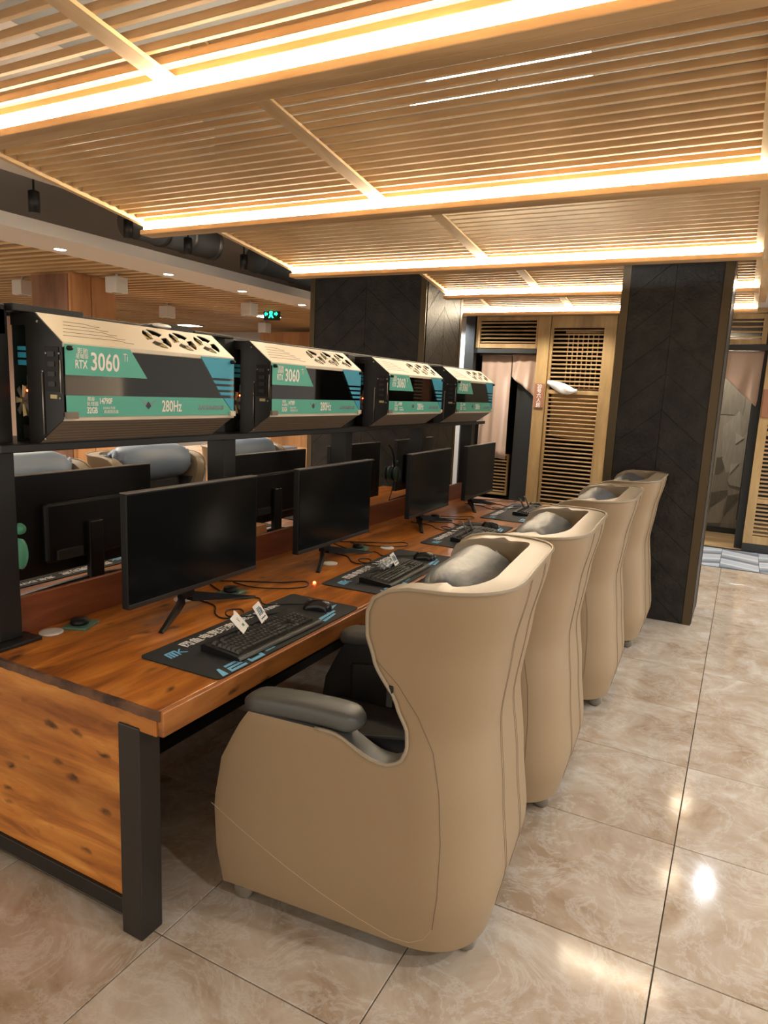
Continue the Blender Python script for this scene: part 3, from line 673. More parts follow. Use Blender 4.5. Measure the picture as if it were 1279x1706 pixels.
# ================================================================== PC CASES
def arc(cx, cy, r, a0, a1, n=8): return [(cx+r*math.cos(a0+(a1-a0)*i/n), cy+r*math.sin(a0+(a1-a0)*i/n)) for i in range(n+1)]
def make_pc(label):
    L = .80
    t = thing('computer_case', label, 'computer', (-1.86, 1.435, 1.388), group='wall of computer cases on the rack')
    Z = lambda z: z-1.388
    prof = [(-.235, 0), (-.125, 0), (0, Z(1.472)), (0, Z(1.704)), (-.118, Z(1.792)), (-.235, Z(1.792))]
    # end plates: front polygon and top bar leave a window onto the components
    for y in (0, L-.004):
        a = prism('side_plate', [(-.165, .0), (-.125, 0), (0, Z(1.472)), (0, Z(1.704)), (-.118, Z(1.792)), (-.235, Z(1.792)), (-.235, Z(1.755)), (-.165, Z(1.755))], .004, 'Y', BLACKMETAL, t, loc=(0, y, 0))
        a.data.materials[0] = BLACKMETAL
    # dark window with socket strip on the near end plate
    box('vent_window', (-.075, -.012, -.003, .001, Z(1.555), Z(1.69)), DARKBASE, t, bev=.001)
    for k in range(4): box('socket', (-.058, -.028, -.006, -.002, Z(1.57+k*.03), Z(1.585+k*.03)), DARKGREYPL, t)
    box('label_tag', (-.055, -.025, -.0025, .0, Z(1.533), Z(1.545)), CHIP, t)
    tube('edge_rod', [(-.088, -.004, Z(1.42)), (-.088, -.004, Z(1.61))], .0022, STEEL, t, n=6)
    tube('edge_rod', [(-.004, -.004, Z(1.55)), (-.004, -.004, Z(1.65))], .0022, STEEL, t, n=6)
    for x, z in ((-.105, 1.765), (-.088, 1.405), (-.088, 1.615), (-.01, 1.67), (-.07, 1.67), (-.012, 1.535)):
        lathe('screw', [(.0005, -.004), (.0042, -.003), (.0042, 0)], STEEL, t, (x, 0, Z(z)), n=8, axis='Y')
    # sloping top plate with three fan openings
    SLr = math.hypot(.118, .088); ang = math.atan2(.088, .118)
    hol = []
    for c in (.445, .575, .705):
        for q in range(4):
            a0 = q*PI/2+.16+.4; a1 = (q+1)*PI/2-.16+.4
            hol.append(arc(c, SLr*.52, .056, a0, a1, 8)+arc(c, SLr*.52, .021, a1, a0, 4))
    # local plate coords: u along +Y, v up the slope (towards -X)
    M = Matrix(((0, -math.cos(ang), math.sin(ang), 0), (1, 0, 0, 0), (0, math.sin(ang), math.cos(ang), Z(1.704)), (0, 0, 0, 1)))
    link('top_plate', plate_mesh([(.004, 0), (L-.004, 0), (L-.004, SLr), (.004, SLr)], hol, .003, M), CREAM, t)
    for c in (.445, .575, .705):
        f = link('fan', plate_mesh(arc(0, 0, .055, 0, 2*PI-.01, 24), [], .004, M @ T(c, SLr*.52, -.022)), COPPERBROWN, t)
        h = link('hub', plate_mesh(arc(0, 0, .02, 0, 2*PI-.01, 16), [], .012, M @ T(c, SLr*.52, -.012)), STEEL, f)
        for q in range(7):
            aa = 2*PI*q/7
            bl = [(.02*math.cos(aa), .02*math.sin(aa)), (.054*math.cos(aa+.25), .054*math.sin(aa+.25)), (.054*math.cos(aa+.7), .054*math.sin(aa+.7)), (.02*math.cos(aa+.6), .02*math.sin(aa+.6))]
            link('blade', plate_mesh(bl, [], .002, M @ T(c, SLr*.52, -.016)), CHIP, f)
    for k in range(5):
        v = SLr*(.24+.13*k); u0 = .03+.012*k; u1 = .14+.022*(5-k)
        pts = [(u0, v), (u1, v), (u1+.02, v-.009), (u1+.05, v-.009)]
        link('groove', tube_mesh([M @ Vector((a, b, .0012)) for a, b in pts], .0012, 5), SEAM, t)
    # flat top, back and lower slope
    box('roof_plate', (-.235, -.118, .004, L-.004, Z(1.789), Z(1.793)), BLACKMETAL, t)
    box('floor_plate', (-.235, -.125, .004, L-.004, .0, .004), BLACKMETAL, t)
    box('back_plate', (-.235, -.231, .004, L-.004, .004, Z(1.789)), PCB, t)
    a2 = math.atan2(.084, .125); S2 = math.hypot(.125, .084)
    M2 = Matrix(((0, math.cos(a2), math.sin(a2), -.125), (1, 0, 0, 0), (0, math.sin(a2), -math.cos(a2), 0), (0, 0, 0, 1)))
    lp = link('lower_plate', plate_mesh([(.004, .01), (L-.004, .01), (L-.004, S2), (.004, S2)], [], .003, M2), CREAMDARK, t)
    for k in range(7):
        v = .02+k*.018
        link('rib', tube_mesh([M2 @ Vector((.01, v, .0015)), M2 @ Vector((L-.01, v, .0015))], .0016, 5), CREAMDARK, lp)
    box('front_sill', (-.006, .001, .002, L-.002, Z(1.466), Z(1.479)), CREAM, t, bev=.001)
    box('front_lintel', (-.012, .001, .004, L-.004, Z(1.690), Z(1.706)), CREAM, t, bev=.001)
    # acrylic front with printed film
    g = box('front_window', (.0005, .0035, .008, L-.008, Z(1.480), Z(1.692)), SMOKED, t)
    fx = .0036; F = T(fx, 0, 0) @ FACE_X; z = Z
    def film(poly, m, name='film', dx=0.0): return link(name, plate_mesh(poly, [], .0006, T(dx, 0, 0) @ F), m, t)
    film([(.008, z(1.607)), (.335, z(1.607)), (.262, z(1.700)), (.008, z(1.700))], TEAL)
    film([(.008, z(1.479)), (L-.008, z(1.479)), (L-.008, z(1.482)), (L-.075, z(1.545)), (.008, z(1.545))], TEAL)
    film([(L-.20, z(1.700)), (L-.008, z(1.700)), (L-.008, z(1.622)), (L-.135, z(1.622))], BLUE)
    film([(L-.130, z(1.613)), (L-.008, z(1.613)), (L-.008, z(1.600)), (L-.118, z(1.600))], BLUE)
    film([(L-.112, z(1.591)), (L-.008, z(1.591)), (L-.008, z(1.577)), (L-.100, z(1.577))], BLUE)
    film([(L-.094, z(1.568)), (L-.008, z(1.568)), (L-.008, z(1.556)), (L-.084, z(1.556))], BLUE)
    film([(L-.070, z(1.545)), (L-.008, z(1.545)), (L-.008, z(1.486))], BLUE)
    def word(s, y, zz, size, sx=1.0, m=WHITEPRINT, bold=0.0):
        return link('lettering', text_mesh(s, size, T(.0008, y, z(zz)) @ F, sx=sx, bold=bold), m, t)
    word('3060', .100, 1.626, .078, sx=.74, bold=.0011)
    word('Ti', .232, 1.660, .036, sx=.62)
    word('RTX', .043, 1.629, .036, sx=.66, bold=.0006)
    word('影驰', .052, 1.675, .020, m=WHITEPRINT)
    word('星曜版', .046, 1.660, .016, m=WHITEPRINT)
    word('14790F', .130, 1.520, .026, sx=.68, bold=.0006)
    word('酷睿', .085, 1.530, .014); word('处理器', .082, 1.514, .015)
    word('32GB', .082, 1.490, .027, sx=.66, bold=.0006)
    word('DDR5 内存', .145, 1.503, .010); word('高速固态盘', .147, 1.490, .012)
    word('280Hz', .400, 1.494, .056, sx=.66, bold=.0009)
    word('志电竞玩俱乐部', .585, 1.500, .021, m=LOGOPURPLE)
    film([(.326, z(1.512)), (.338, z(1.502)), (.350, z(1.512)), (.345, z(1.522)), (.338, z(1.528)), (.331, z(1.522))], LOGODARK, 'emblem', .0007)
    film([(.300, z(1.537)), (.327, z(1.515)), (.330, z(1.520))], LOGOPURPLE, 'emblem_wing', .0007)
    film([(.376, z(1.537)), (.349, z(1.515)), (.346, z(1.520))], LOGOPURPLE, 'emblem_wing', .0007)
    for yy in (.022, L-.022):
        lathe('thumb_screw', [(.0005, .018), (.007, .016), (.008, .003), (.008, 0)], BLACKPLASTIC, t, (.003, yy, z(1.688)), n=12, axis='X')
    box('corner_clip', (.0, .012, .003, .046, z(1.474), z(1.494)), CREAMDARK, t, bev=.001)
    box('corner_clip', (.0, .012, L-.034, L-.004, z(1.474), z(1.494)), CREAM, t, bev=.001)
    # components inside, and pieces imitating a reflection in the window
    for k in range(8): box('reflection_slat', (-.05, -.010, .285, .43, z(1.535+.019*k), z(1.539+.019*k)), CREAM, t)  # slats stand in for louvres mirrored in the acrylic
    box('reflection_block', (-.05, -.020, .03, .27, z(1.545), z(1.60)), CREAMDARK, t, bev=.002)  # brown block continues the imitated louvre reflection
    gp = box('graphics_card', (-.20, -.06, .33, .62, z(1.44), z(1.50)), DARKGREYPL, t, bev=.004)
    box('memory_stick', (-.215, -.172, .006, .10, z(1.655), z(1.672)), BLUE, t)
    box('memory_stick', (-.215, -.172, .006, .10, z(1.632), z(1.648)), BLUE, t)
    box('memory_stick', (-.215, -.172, .006, .10, z(1.678), z(1.690)), BLUE, t)
    fn = lathe('cooler', [(.001, -.002), (.02, -.004), (.048, .006), (.058, .03), (.058, .07)], COPPERBROWN, t, (-.198, .012, z(1.52)), n=18, axis='Y')
    fn.scale = (.72, 1, 1)
    for q in range(7):
        aa = 2*PI*q/7
        prism('cooler_blade', [(.012*math.cos(aa), .012*math.sin(aa)), (.05*math.cos(aa+.2), .05*math.sin(aa+.2)), (.05*math.cos(aa+.62), .05*math.sin(aa+.62)), (.013*math.cos(aa+.8), .013*math.sin(aa+.8))], .004, 'Y', CHIP if q % 2 else STEEL, fn, loc=(0, -.008, 0))
    box('power_supply', (-.22, -.135, .64, .78, .01, .16), DARKGREYPL, t, bev=.004)
    box('drive_bay', (-.21, -.17, .01, .3, .01, .055), BLACKPLASTIC, t, bev=.002)
    box('chip', (-.172, -.166, .004, .02, z(1.565), z(1.60)), STEEL, t)
    lathe('indicator', [(.0005, -.002), (.004, 0), (.0005, .003)], REDLED, t, (-.168, .0, z(1.553)), n=8, axis='Y')
    for k in range(4): box('heatsink_fin', (-.18, -.10, .12+.045*k, .15+.045*k, z(1.53), z(1.66)), STEEL if k % 2 else DARKGREYPL, t)
    return t
pc_lab = ['nearest cream and black computer case with teal graphics card film', 'second computer case from the left on the rack', 'third computer case from the left on the rack', 'farthest and smallest looking computer case on the rack']
pc0 = make_pc(pc_lab[0])
for i, y in enumerate((2.475, 3.60, 4.66)):
    dup(pc0, (-1.86, y, 1.388), 0, pc_lab[i+1])
# black bars lying on the cases
tag(box('cover_strip', (-2.09, -2.03, 1.40, 1.66, 1.793, 1.818), BLACKPLASTIC, bev=.004), 'thin black strip lying on top of the nearest computer case, left end', 'strip')
t = thing('cable_comb', 'flat black tray with pale oval on top of the nearest computer case', 'tray', (-2.06, 1.99, 1.793))
prism('body', [(-.13, 0), (.16, 0), (.16, .02), (.0, .026)], .06, 'X', BLACKPLASTIC, t)
lathe('pale_oval', [(.001, .0), (.03, .0), (.03, .003), (.001, .003)], WHITEPL, t, (.061, -.01, .013), axis='X').scale = (1, 1.6, .3)  # pale oval disc on the tray face
tag(box('cover_strip', (-2.06, -2.0, 2.16, 2.40, 1.793, 1.806), BLACKPLASTIC, bev=.003), 'thin black strip on the nearest computer case, right end', 'strip')

# ================================================================== MONITORS
def make_monitor(label, group):
    W, Hh = .700, .405
    t = thing('monitor', label, 'monitor', (-1.80, 1.965, DZ), group=group)
    zb = .095
    bd = box('housing', (-.030, 0, -W/2, W/2, zb, zb+Hh), BLACKPLASTIC, t, bev=.003)
    box('screen', (-.001, .0012, -W/2+.006, W/2-.006, zb+.018, zb+Hh-.006), SCREEN, t)
    box('chin_bezel', (-.001, .003, -W/2+.002, W/2-.002, zb, zb+.017), DARKGREYPL, t, bev=.001)
    box('top_edge', (-.031, .001, -W/2, W/2, zb+Hh-.001, zb+Hh+.002), GREYEDGE, t)
    box('back_cover', (-.062, -.028, -.22, .22, zb+.05, zb+.29), BLACKPLASTIC, t, bev=.012)
    box('neck', (-.085, -.055, -.035, .035, .04, zb+.20), BLACKPLASTIC, t, bev=.006)
    box('port_block', (-.074, -.060, .06, .18, zb+.06, zb+.10), DARKGREYPL, t, bev=.002)
    for s in (-1, 1):
        bm = bmesh.new(); secs = []
        for (x, y, z, hw, hh) in ((-.07, s*.02, .045, .016, .020), (-.02, s*.10, .032, .014, .014), (.06, s*.262, .004, .012, .004)):
            secs.append([bm.verts.new(p) for p in ((x-hw, y, z-hh), (x+hw, y, z-hh), (x+hw*.6, y, z+hh), (x-hw*.6, y, z+hh))])
        for a, b in zip(secs, secs[1:]):
            for k in range(4): bm.faces.new([a[k], a[(k+1) % 4], b[(k+1) % 4], b[k]])
        bm.faces.new(secs[0]); bm.faces.new(secs[-1])
        link('foot', bm_mesh(bm), BLACKPLASTIC, t)
    return t
mon0 = make_monitor('large black monitor nearest the viewer on the near desk side', 'monitors on the near side of the desk')
MY = (1.965, 2.975, 4.165, 5.13)
ml = ['', 'second black monitor from the left on the near desk side', 'third black monitor from the left on the near desk side', 'farthest black monitor on the near desk side']
for i in (1, 2, 3): dup(mon0, (-1.80, MY[i], DZ), [0, 0, .03, .03][i], ml[i])
mon0.location = (-1.80, MY[0], DZ); mon0.rotation_euler = (0, 0, 0)
ol = ['back of the black monitor at far left behind the rack post', 'back of the black monitor behind the gap of the second monitor', 'back of the black monitor in front of the wide pillar', 'back of the farthest monitor on the far desk side']
for i, y in enumerate((1.95, 3.22, 4.21, 5.2)):
    dup(mon0, (-2.43, y, DZ), PI, ol[i], 'monitors on the far side of the desk')

# ================================================================== PADS, KEYBOARDS, MICE, CARDS
def make_pad(label):
    t = thing('desk_mat', label, 'mouse pad', (-1.47, 1.93, DZ), group='long black mouse pads')
    hw, hl, r = .165, .425, .02
    outl = arc(hw-r, hl-r, r, 0, PI/2, 5)+arc(-hw+r, hl-r, r, PI/2, PI, 5)+arc(-hw+r, -hl+r, r, PI, 1.5*PI, 5)+arc(hw-r, -hl+r, r, 1.5*PI, 2*PI, 5)
    link('pad', prism_mesh(outl, .004, 'Z'), PAD, t)
    def flat(poly, m, nm='print', z=.0042): return link(nm, prism_mesh(poly, .0003, 'Z'), m, t, (0, 0, z))
    # slanted three bar logo with R and tail, near the left edge (u along +Y, v towards -X)
    def uv(pts, u0, v0, s): return [(v0-s*b, u0+s*a) for a, b in pts]
    for k in range(3):
        flat(uv([(k*.3, 0), (k*.3+.2, 0), (k*.3+.45, 1), (k*.3+.25, 1)], -.385, -.065, .042), PRINTBLUE, 'logo')
    flat(uv([(.25, .85), (1.25, .85), (1.3, 1.05), (.3, 1.05)], -.385, -.065, .042), PRINTBLUE, 'logo')
    flat(uv([(.95, 0), (1.12, 0), (1.37, 1), (1.2, 1)], -.385, -.065, .042), PRINTBLUE, 'logo')
    flat(uv([(1.2, .5), (1.65, .0), (1.85, 0), (1.4, .55), (1.9, .9), (1.7, .95)], -.385, -.065, .042), PRINTBLUE, 'logo')
    me = text_mesh('网鱼电竞玩家', .048, T(-.098, -.285, .0043) @ FLAT_Y, sx=.95, extrude=.0002, bold=.0012); link('lettering', me, PRINTWHITE, t)
    me = text_mesh('竞在 EXTREME', .034, T(-.112, .03, .0043) @ FLAT_Y, sx=1.1, extrude=.0002, bold=.001); link('lettering', me, PRINTWHITE, t)
    # block letters along the front edge
    for pl in ([(0, 0), (.5, 0), (.75, 1), (.55, 1)], [(.85, 0), (2.4, 0), (2.45, .25), (1.15, .25), (1.2, .4), (2.35, .4), (2.55, 1), (1.2, 1), (1.1, .75), (2.2, .75), (2.15, .6), (1.05, .6)],
               [(2.75, 0), (4.2, 0), (4.5, 1), (4.2, 1), (4.0, .3), (3.05, .3), (3.1, .5), (2.9, .5)], [(4.7, .3), (5.7, .3), (6.1, 1), (4.9, 1)]):
        flat(uv(pl, -.40, .160, .050), PRINTBLUE, 'block_letter')
    # angular marks at the far end
    flat([(.02, .30), (.06, .28), (.06, .37), (.03, .40)], PRINTGREY, 'mark'); flat([(.075, .29), (.10, .29), (.07, .405), (.065, .38)], PRINTBLUE, 'mark')
    flat([(.105, .18), (.125, .18), (.11, .33), (.10, .33)], PRINTBLUE, 'mark'); flat([(.13, .20), (.145, .20), (.13, .30), (.12, .30)], PRINTBLUE, 'mark')
    return t
SY = (1.925, 2.985, 4.06, 5.12)
pad0 = make_pad('long black mouse pad nearest the viewer with blue block letters')
for i in (1, 2, 3): dup(pad0, (-1.47, SY[i], DZ), [0, .03, .02, .0][i], ['', 'second long black mouse pad from the left', 'third long black mouse pad, beside the grey pillow', 'farthest long black mouse pad near the louvred door'][i])

for i, y in enumerate((1.98, 3.10, 4.16)):
    dup(pad0, (-2.755, y, DZ), PI, ['black mouse pad on the far desk side behind the nearest divider', 'black mouse pad on the far desk side behind the second monitor', 'black mouse pad on the far desk side behind the third monitor'][i], 'mouse pads on the far desk side')
def key_layout():
    ks = []; u = .0187
    rows = [(0, [1, .5]+[1]*4+[-.5]+[1]*4+[-.5]+[1]*4), (1, [1]*13+[2]), (2, [1.5]+[1]*12+[1.5]), (3, [1.75]+[1]*11+[2.25]), (4, [2.25]+[1]*10+[2.75]), (5, [1.25]*3+[6.25]+[1.25]*4)]
    rows[0] = (0, [1, -1, 1, 1, 1, 1, -.5, 1, 1, 1, 1, -.5, 1, 1, 1, 1])
    for r, ws in rows:
        x = 0.0; v = (5-r)*u+(.006 if r == 0 else 0)
        for wd in ws:
            if wd > 0: ks.append((x+wd*u/2, v, wd))
            x += abs(wd)*u
    for r in (0, 1, 2, 5):
        for c in range(3): ks.append((15.35*u+c*u, (5-r)*u+(.006 if r == 0 else 0), 1))
    ks.append((16.35*u, u, 1))
    for r in (1, 2, 3, 4, 5):
        for c in range(4): ks.append((18.6*u+c*u, (5-r)*u, 1))
    return ks
def make_keyboard(label, single):
    t = thing('keyboard', label, 'keyboard', (-1.39, 1.62, DZ+.004), group='black keyboards')
    L, Wd = .45, .152       # u along +Y from 0, v towards -X from 0
    bm = bmesh.new()
    pts = [(.014, 0), (.014, .008), (.006, .014), (-Wd+.01, .026), (-Wd, .022), (-Wd, 0)]
    lo = [bm.verts.new((a, -.012, b)) for a, b in pts]; hi = [bm.verts.new((a, L, b)) for a, b in pts]; n = len(pts)
    bm.faces.new(lo); bm.faces.new(hi)
    for i in range(n): bm.faces.new([lo[i], lo[(i+1) % n], hi[(i+1) % n], hi[i]])
    link('case', bm_mesh(bm), BLACKPLASTIC, t)
    box('front_strip', (.0135, .0155, -.012, L, .004, .012), GREYEDGE, t)
    u = .0187; tilt = math.atan2(.012, Wd-.016); cache = {}
    allk = bmesh.new()
    for a, v, wd in key_layout():
        key = round(wd, 2)
        if key not in cache:
            bm = bmesh.new(); hx, hy = .0085, wd*u/2-.0009
            vs = [bm.verts.new(p) for p in ((-hx, -hy, 0), (hx, -hy, 0), (hx, hy, 0), (-hx, hy, 0), (-hx*.72, -hy+.0028, .0095), (hx*.72, -hy+.0028, .0095), (hx*.72, hy-.0028, .0095), (-hx*.72, hy-.0028, .0095))]
            for f in ((4, 5, 6, 7), (0, 1, 5, 4), (1, 2, 6, 5), (2, 3, 7, 6), (3, 0, 4, 7)): bm.faces.new([vs[q] for q in f])
            me = bm_mesh(bm); me.materials.append(KEYCAP); cache[key] = me
        x = -v-.014; z = .0155+(v+.014)*math.tan(tilt)*.85
        if single:
            link('key', cache[key], None, t, (x, a+.006, z), (0, tilt, 0))
        else:
            b2 = bmesh.new(); b2.from_mesh(cache[key]); bmesh.ops.transform(b2, matrix=T(x, a+.006, z) @ Matrix.Rotation(tilt, 4, 'Y'), verts=b2.verts)
            tmp = bpy.data.meshes.new('k'); b2.to_mesh(tmp); b2.free(); allk.from_mesh(tmp); bpy.data.meshes.remove(tmp)
    if single: allk.free()
    else:
        o = link('keycaps', bm_mesh(allk), KEYCAP, t); o['kind'] = 'stuff'
    return t
KEYCAP = mat('keycap_plastic', (0.045, 0.043, 0.038), rough=0.36)
kb_lab = ['black keyboard nearest the viewer with two paper cards', 'second black keyboard with plastic wrapped card, left of the near chair back', 'third black keyboard, mostly hidden behind the chair pillow', 'farthest black keyboard before the louvred door']
k0 = make_keyboard(kb_lab[0], True); k0.location = (-1.352, 1.655, DZ+.004); k0.rotation_euler = (0, 0, -.03)
k1 = dup(k0, (-1.338, 2.69, DZ+.004), .03, kb_lab[1])
k2 = make_keyboard(kb_lab[2], False); k2.location = (-1.34, 3.80, DZ+.004); k2.rotation_euler = (0, 0, .04)
k3 = dup(k2, (-1.32, 4.98, DZ+.004), .05, kb_lab[3])

def make_mouse(label):
    t = thing('mouse', label, 'mouse', (-1.43, 2.24, DZ+.004), group='black gaming mice')
    bm = bmesh.new(); nu, nv = 14, 12; G = []
    for i in range(nu+1):
        u = -1+2*i/nu; row = []
        wd = .033*(1-.16*math.cos(PI*u*.9)-.0)*math.sqrt(max(0, 1-abs(u)**3.2)); hh = .040*math.sqrt(max(0, 1-abs(u-.0)**2.4))*(1-.18*u)
        for j in range(nv+1):
            a = PI*j/nv
            row.append(bm.verts.new((-u*.062, wd*math.cos(a), hh*math.sin(a)**.8 if j not in (0, nv) else 0)))
        G.append(row)
    for i in range(nu):
        for j in range(nv): bm.faces.new([G[i][j], G[i+1][j], G[i+1][j+1], G[i][j+1]])
    bmesh.ops.remove_doubles(bm, verts=bm.verts, dist=1e-5)
    link('shell', bm_mesh(bm), MOUSEBLACK, t, smooth=True)
    lathe('wheel', [(.001, -.004), (.010, -.004), (.010, .004), (.001, .004)], DARKGREYPL, t, (-.034, 0, .029), n=14, axis='Y')
    tube('button_groove', [(-.058, 0, .016), (-.045, 0, .0275), (-.02, 0, .039)], .0009, DARKBASE, t, n=5)
    return t
MOUSEBLACK = mat('mouse_plastic', (0.012, 0.012, 0.013), rough=0.22)
m0 = make_mouse('black mouse on the pad nearest the viewer'); m0.location = (-1.43, 2.235, DZ+.0045); m0.rotation_euler = (0, 0, .25)
dup(m0, (-1.43, 3.27, DZ+.0045), .2, 'black mouse on the second pad')
dup(m0, (-1.44, 4.36, DZ+.0045), .1, 'black mouse on the third pad')
dup(m0, (-1.43, 5.43, DZ+.0045), .15, 'black mouse on the farthest pad')

def card(label, loc, rz, lean, kind, w=.075, h=.062):
    t = thing('card', label, 'card', loc, rz, 'small paper cards on keyboards')
    sh = [(-w/2, 0), (w/2, 0), (w/2, h), (-w/2, h)] if kind != 'flap' else [(-w/2, 0), (w/2, 0), (w/2, h*.98), (w*.42, h*1.12), (w*.2, h*1.05), (w*.12, h*.98), (-w/2, h)]
    M = Matrix.Rotation(-lean, 4, 'Y') @ FACE_X
    sheet = link('sheet', plate_mesh(sh, [], .0012, M), CARD, t)
    if kind == 'flap':
        link('print', text_mesh('V', .028, M @ T(-.004, h*.5, .0009), extrude=.0002), CARDGREEN, sheet)
        link('print', text_mesh('MR', .014, M @ T(0.0, h*.22, .0009), extrude=.0002, bold=.0006), CARDGREEN, sheet)
    else:
        for k in range(3):
            link('print', plate_mesh([(-.02+k*.012, h*.36), (-.012+k*.012, h*.36), (-.008+k*.012, h*.8), (-.016+k*.012, h*.8)], [], .0003, M @ T(0, 0, .0009)), CARDINK, sheet)
        link('print', text_mesh('R', .034, M @ T(.011, h*.36, .0009), sx=.8, extrude=.0002, bold=.001), CARDINK, sheet)
        link('print', plate_mesh([(-.02, h*.15), (.026, h*.15), (.026, h*.22), (-.02, h*.22)], [], .0003, M @ T(0, 0, .0009)), CARDINK, sheet)
    return t
card('cream folded paper card at left on the nearest keyboard', (-1.455, 1.82, DZ+.036), .45, .75, 'flap', .082, .07)
card('white card with dark blue logo on the nearest keyboard', (-1.462, 1.935, DZ+.036), .35, .55, 'logo', .072, .07)
card('white card on the second keyboard', (-1.44, 2.965, DZ+.036), .2, .55, 'logo', .07, .062)
card('left white card on the third keyboard', (-1.45, 3.955, DZ+.036), .6, .5, 'logo', .06, .085)
card('right white card on the third keyboard', (-1.45, 4.06, DZ+.036), .6, .45, 'logo', .05, .085)
card('left white card on the farthest keyboard', (-1.43, 5.13, DZ+.036), .6, .5, 'logo', .06, .085)
card('right white card on the farthest keyboard', (-1.43, 5.25, DZ+.036), .6, .45, 'logo', .05, .085)
# crumpled plastic wrap on the second keyboard
bm = bmesh.new(); bmesh.ops.create_icosphere(bm, subdivisions=3, radius=.05)
random.seed(5)
for v in bm.verts:
    k = 1+.35*math.sin(v.co.x*190+v.co.y*110)*math.cos(v.co.z*160+v.co.y*70); v.co = Vector((v.co.x*.55*k, v.co.y*1.1*k, v.co.z*.42*k))
tag(link('plastic_wrap', bm_mesh(bm), mat('clear_wrap', (0.5, 0.5, 0.5), rough=.25), loc=(-1.462, 2.88, DZ+.052), smooth=False), 'crumpled pale plastic wrapper on the second keyboard', 'wrapper')

# grommets, pucks, cables
gl = ['white cable grommet under the nearest monitor', 'white cable grommet under the second monitor', 'white cable grommet under the third monitor', 'cable grommet beside the nearest rack post']
for i, (x, y) in enumerate(((-1.955, 2.04), (-1.79, 2.90), (-1.72, 3.40), (-2.05, 1.50))):
    t = thing('cable_grommet', gl[i], 'grommet', (x, y, DZ), group='desk cable grommets')
    lathe('ring', [(.018, .0), (.040, .0), (.040, .003), (.034, .005), (.018, .003)], WHITEPL, t)
    lathe('hole', [(.001, .0005), (.019, .0005), (.019, .0015), (.001, .0015)], DARKBASE, t)
pl = ['black puck on a green base by the nearest monitor foot', 'black puck on a green base by the second monitor foot', 'black puck on a green base behind the nearest rack post', 'black puck on a green base by the third monitor foot']
GREENB = mat('green_base', (.08, .17, .12), rough=.4)
for i, (x, y) in enumerate(((-1.86, 2.22), (-1.84, 3.28), (-2.03, 1.60), (-1.88, 4.45))):
    t = thing('puck', pl[i], 'puck', (x, y, DZ), .2*i, 'black pucks on the desk')
    box('base', (-.04, .05, -.05, .05, 0, .008), GREENB, t, bev=.002)
    lathe('button', [(.001, .008), (.030, .008), (.032, .014), (.028, .026), (.001, .029)], BLACKPLASTIC, t, (0, 0, 0))
def cable(label, pts, r=.0028):
    P = [Vector((x, y, DZ+r+(z if z else 0))) for x, y, z in pts]; out = []
    for i in range(len(P)-1):
        p0 = P[max(i-1, 0)]; p1, p2 = P[i], P[i+1]; p3 = P[min(i+2, len(P)-1)]
        for k in range(6):
            s = k/6; out.append(.5*((2*p1)+(p2-p0)*s+(2*p0-5*p1+4*p2-p3)*s*s+(3*p1-p0-3*p2+p3)*s**3))
    out.append(P[-1])
    for q in out: q.z = max(q.z, DZ+r)
    return tag(tube('cable', out, r, BLACKPLASTIC, n=6), label, 'cable')
for i, y0 in enumerate((1.965, 3.00, 4.10, 5.13)):
    w_ = ['nearest', 'second', 'third', 'farthest'][i]
    cable('black keyboard cable looping behind the %s keyboard' % w_, [(-1.95, y0+.10, 0), (-1.80, y0+.08, 0), (-1.72, y0+.0, 0), (-1.66, y0-.02, 0), (-1.63, y0+.05, 0), (-1.68, y0+.10, 0), (-1.70, y0+.04, .006), (-1.64, y0-.0, .004), (-1.53, y0+.12, .006), (-1.50, y0+.16, .018)])
    cable('black mouse cable running back from the %s mouse' % w_, [(-1.49, y0+.265, .012), (-1.56, y0+.24, .006), (-1.64, y0+.20, .001), (-1.72, y0+.26, 0), (-1.80, y0+.20, 0), (-1.90, y0+.24, 0), (-2.02, y0+.30, 0)])
    cable('black power cable lying beside the %s monitor' % w_, [(-2.05, y0+.34, 0), (-1.92, y0+.42, 0), (-1.78, y0+.50, 0), (-1.70, y0+.58, 0), (-1.65, y0+.52, 0), (-1.70, y0+.44, 0), (-1.82, y0+.36, .004), (-1.95, y0+.38, 0)])
tag(lathe('red_indicator', [(.0005, 0), (.007, 0), (.007, .006), (.0005, .009)], REDLED, loc=(-1.655, 2.555, DZ), n=10), 'tiny glowing red indicator at the corner of the second pad', 'light')

# mint headsets hung on the backs of the far monitors
def headset(label, loc, m, s=1.0):
    t = thing('headset', label, 'headset', loc)
    for sgn in (0, 1):
        a = lathe('ear_cup', [(.001, -.024), (.034, -.022), (.042, -.006), (.042, .010), (.030, .022), (.001, .024)], m, t, (.035 if sgn else -.02, 0, 0), n=20, axis='X')
        a.scale = (1, .62, 1.35)
        b = lathe('ear_pad', [(.018, -.036), (.038, -.036), (.038, -.024), (.018, -.024)], BLACKPLASTIC, a, None, n=18, axis='X')
    lathe('pivot', [(.001, -.02), (.018, -.014), (.022, 0), (.018, .014), (.001, .02)], m, t, (.01, .02, .085), n=16, axis='X')
    tube('headband', [(.01, .0, .05), (.01, -.01, .13), (.0, -.03, .19), (-.02, -.05, .22)], .007, BLACKPLASTIC, t)
    tube('cord', [(.02, -.01, -.02), (.03, -.04, -.08), (.02, -.05, -.15), (.0, -.04, -.20)], .003, BLACKPLASTIC, t)
    return t
headset('mint green headset hanging beside the nearest rack post', (-2.30, 1.545, .965), MINT)
headset('dull green headset hanging behind the second monitor', (-2.32, 4.62, .99), mat('dull_green', (.05, .12, .10), rough=.4))
# small box on the divider
tag(box('tissue_box', (-2.22, -2.14, 2.72, 2.84, DZ, .895), ORANGEWOOD, bev=.004), 'small wooden box behind the divider between the monitors', 'box')

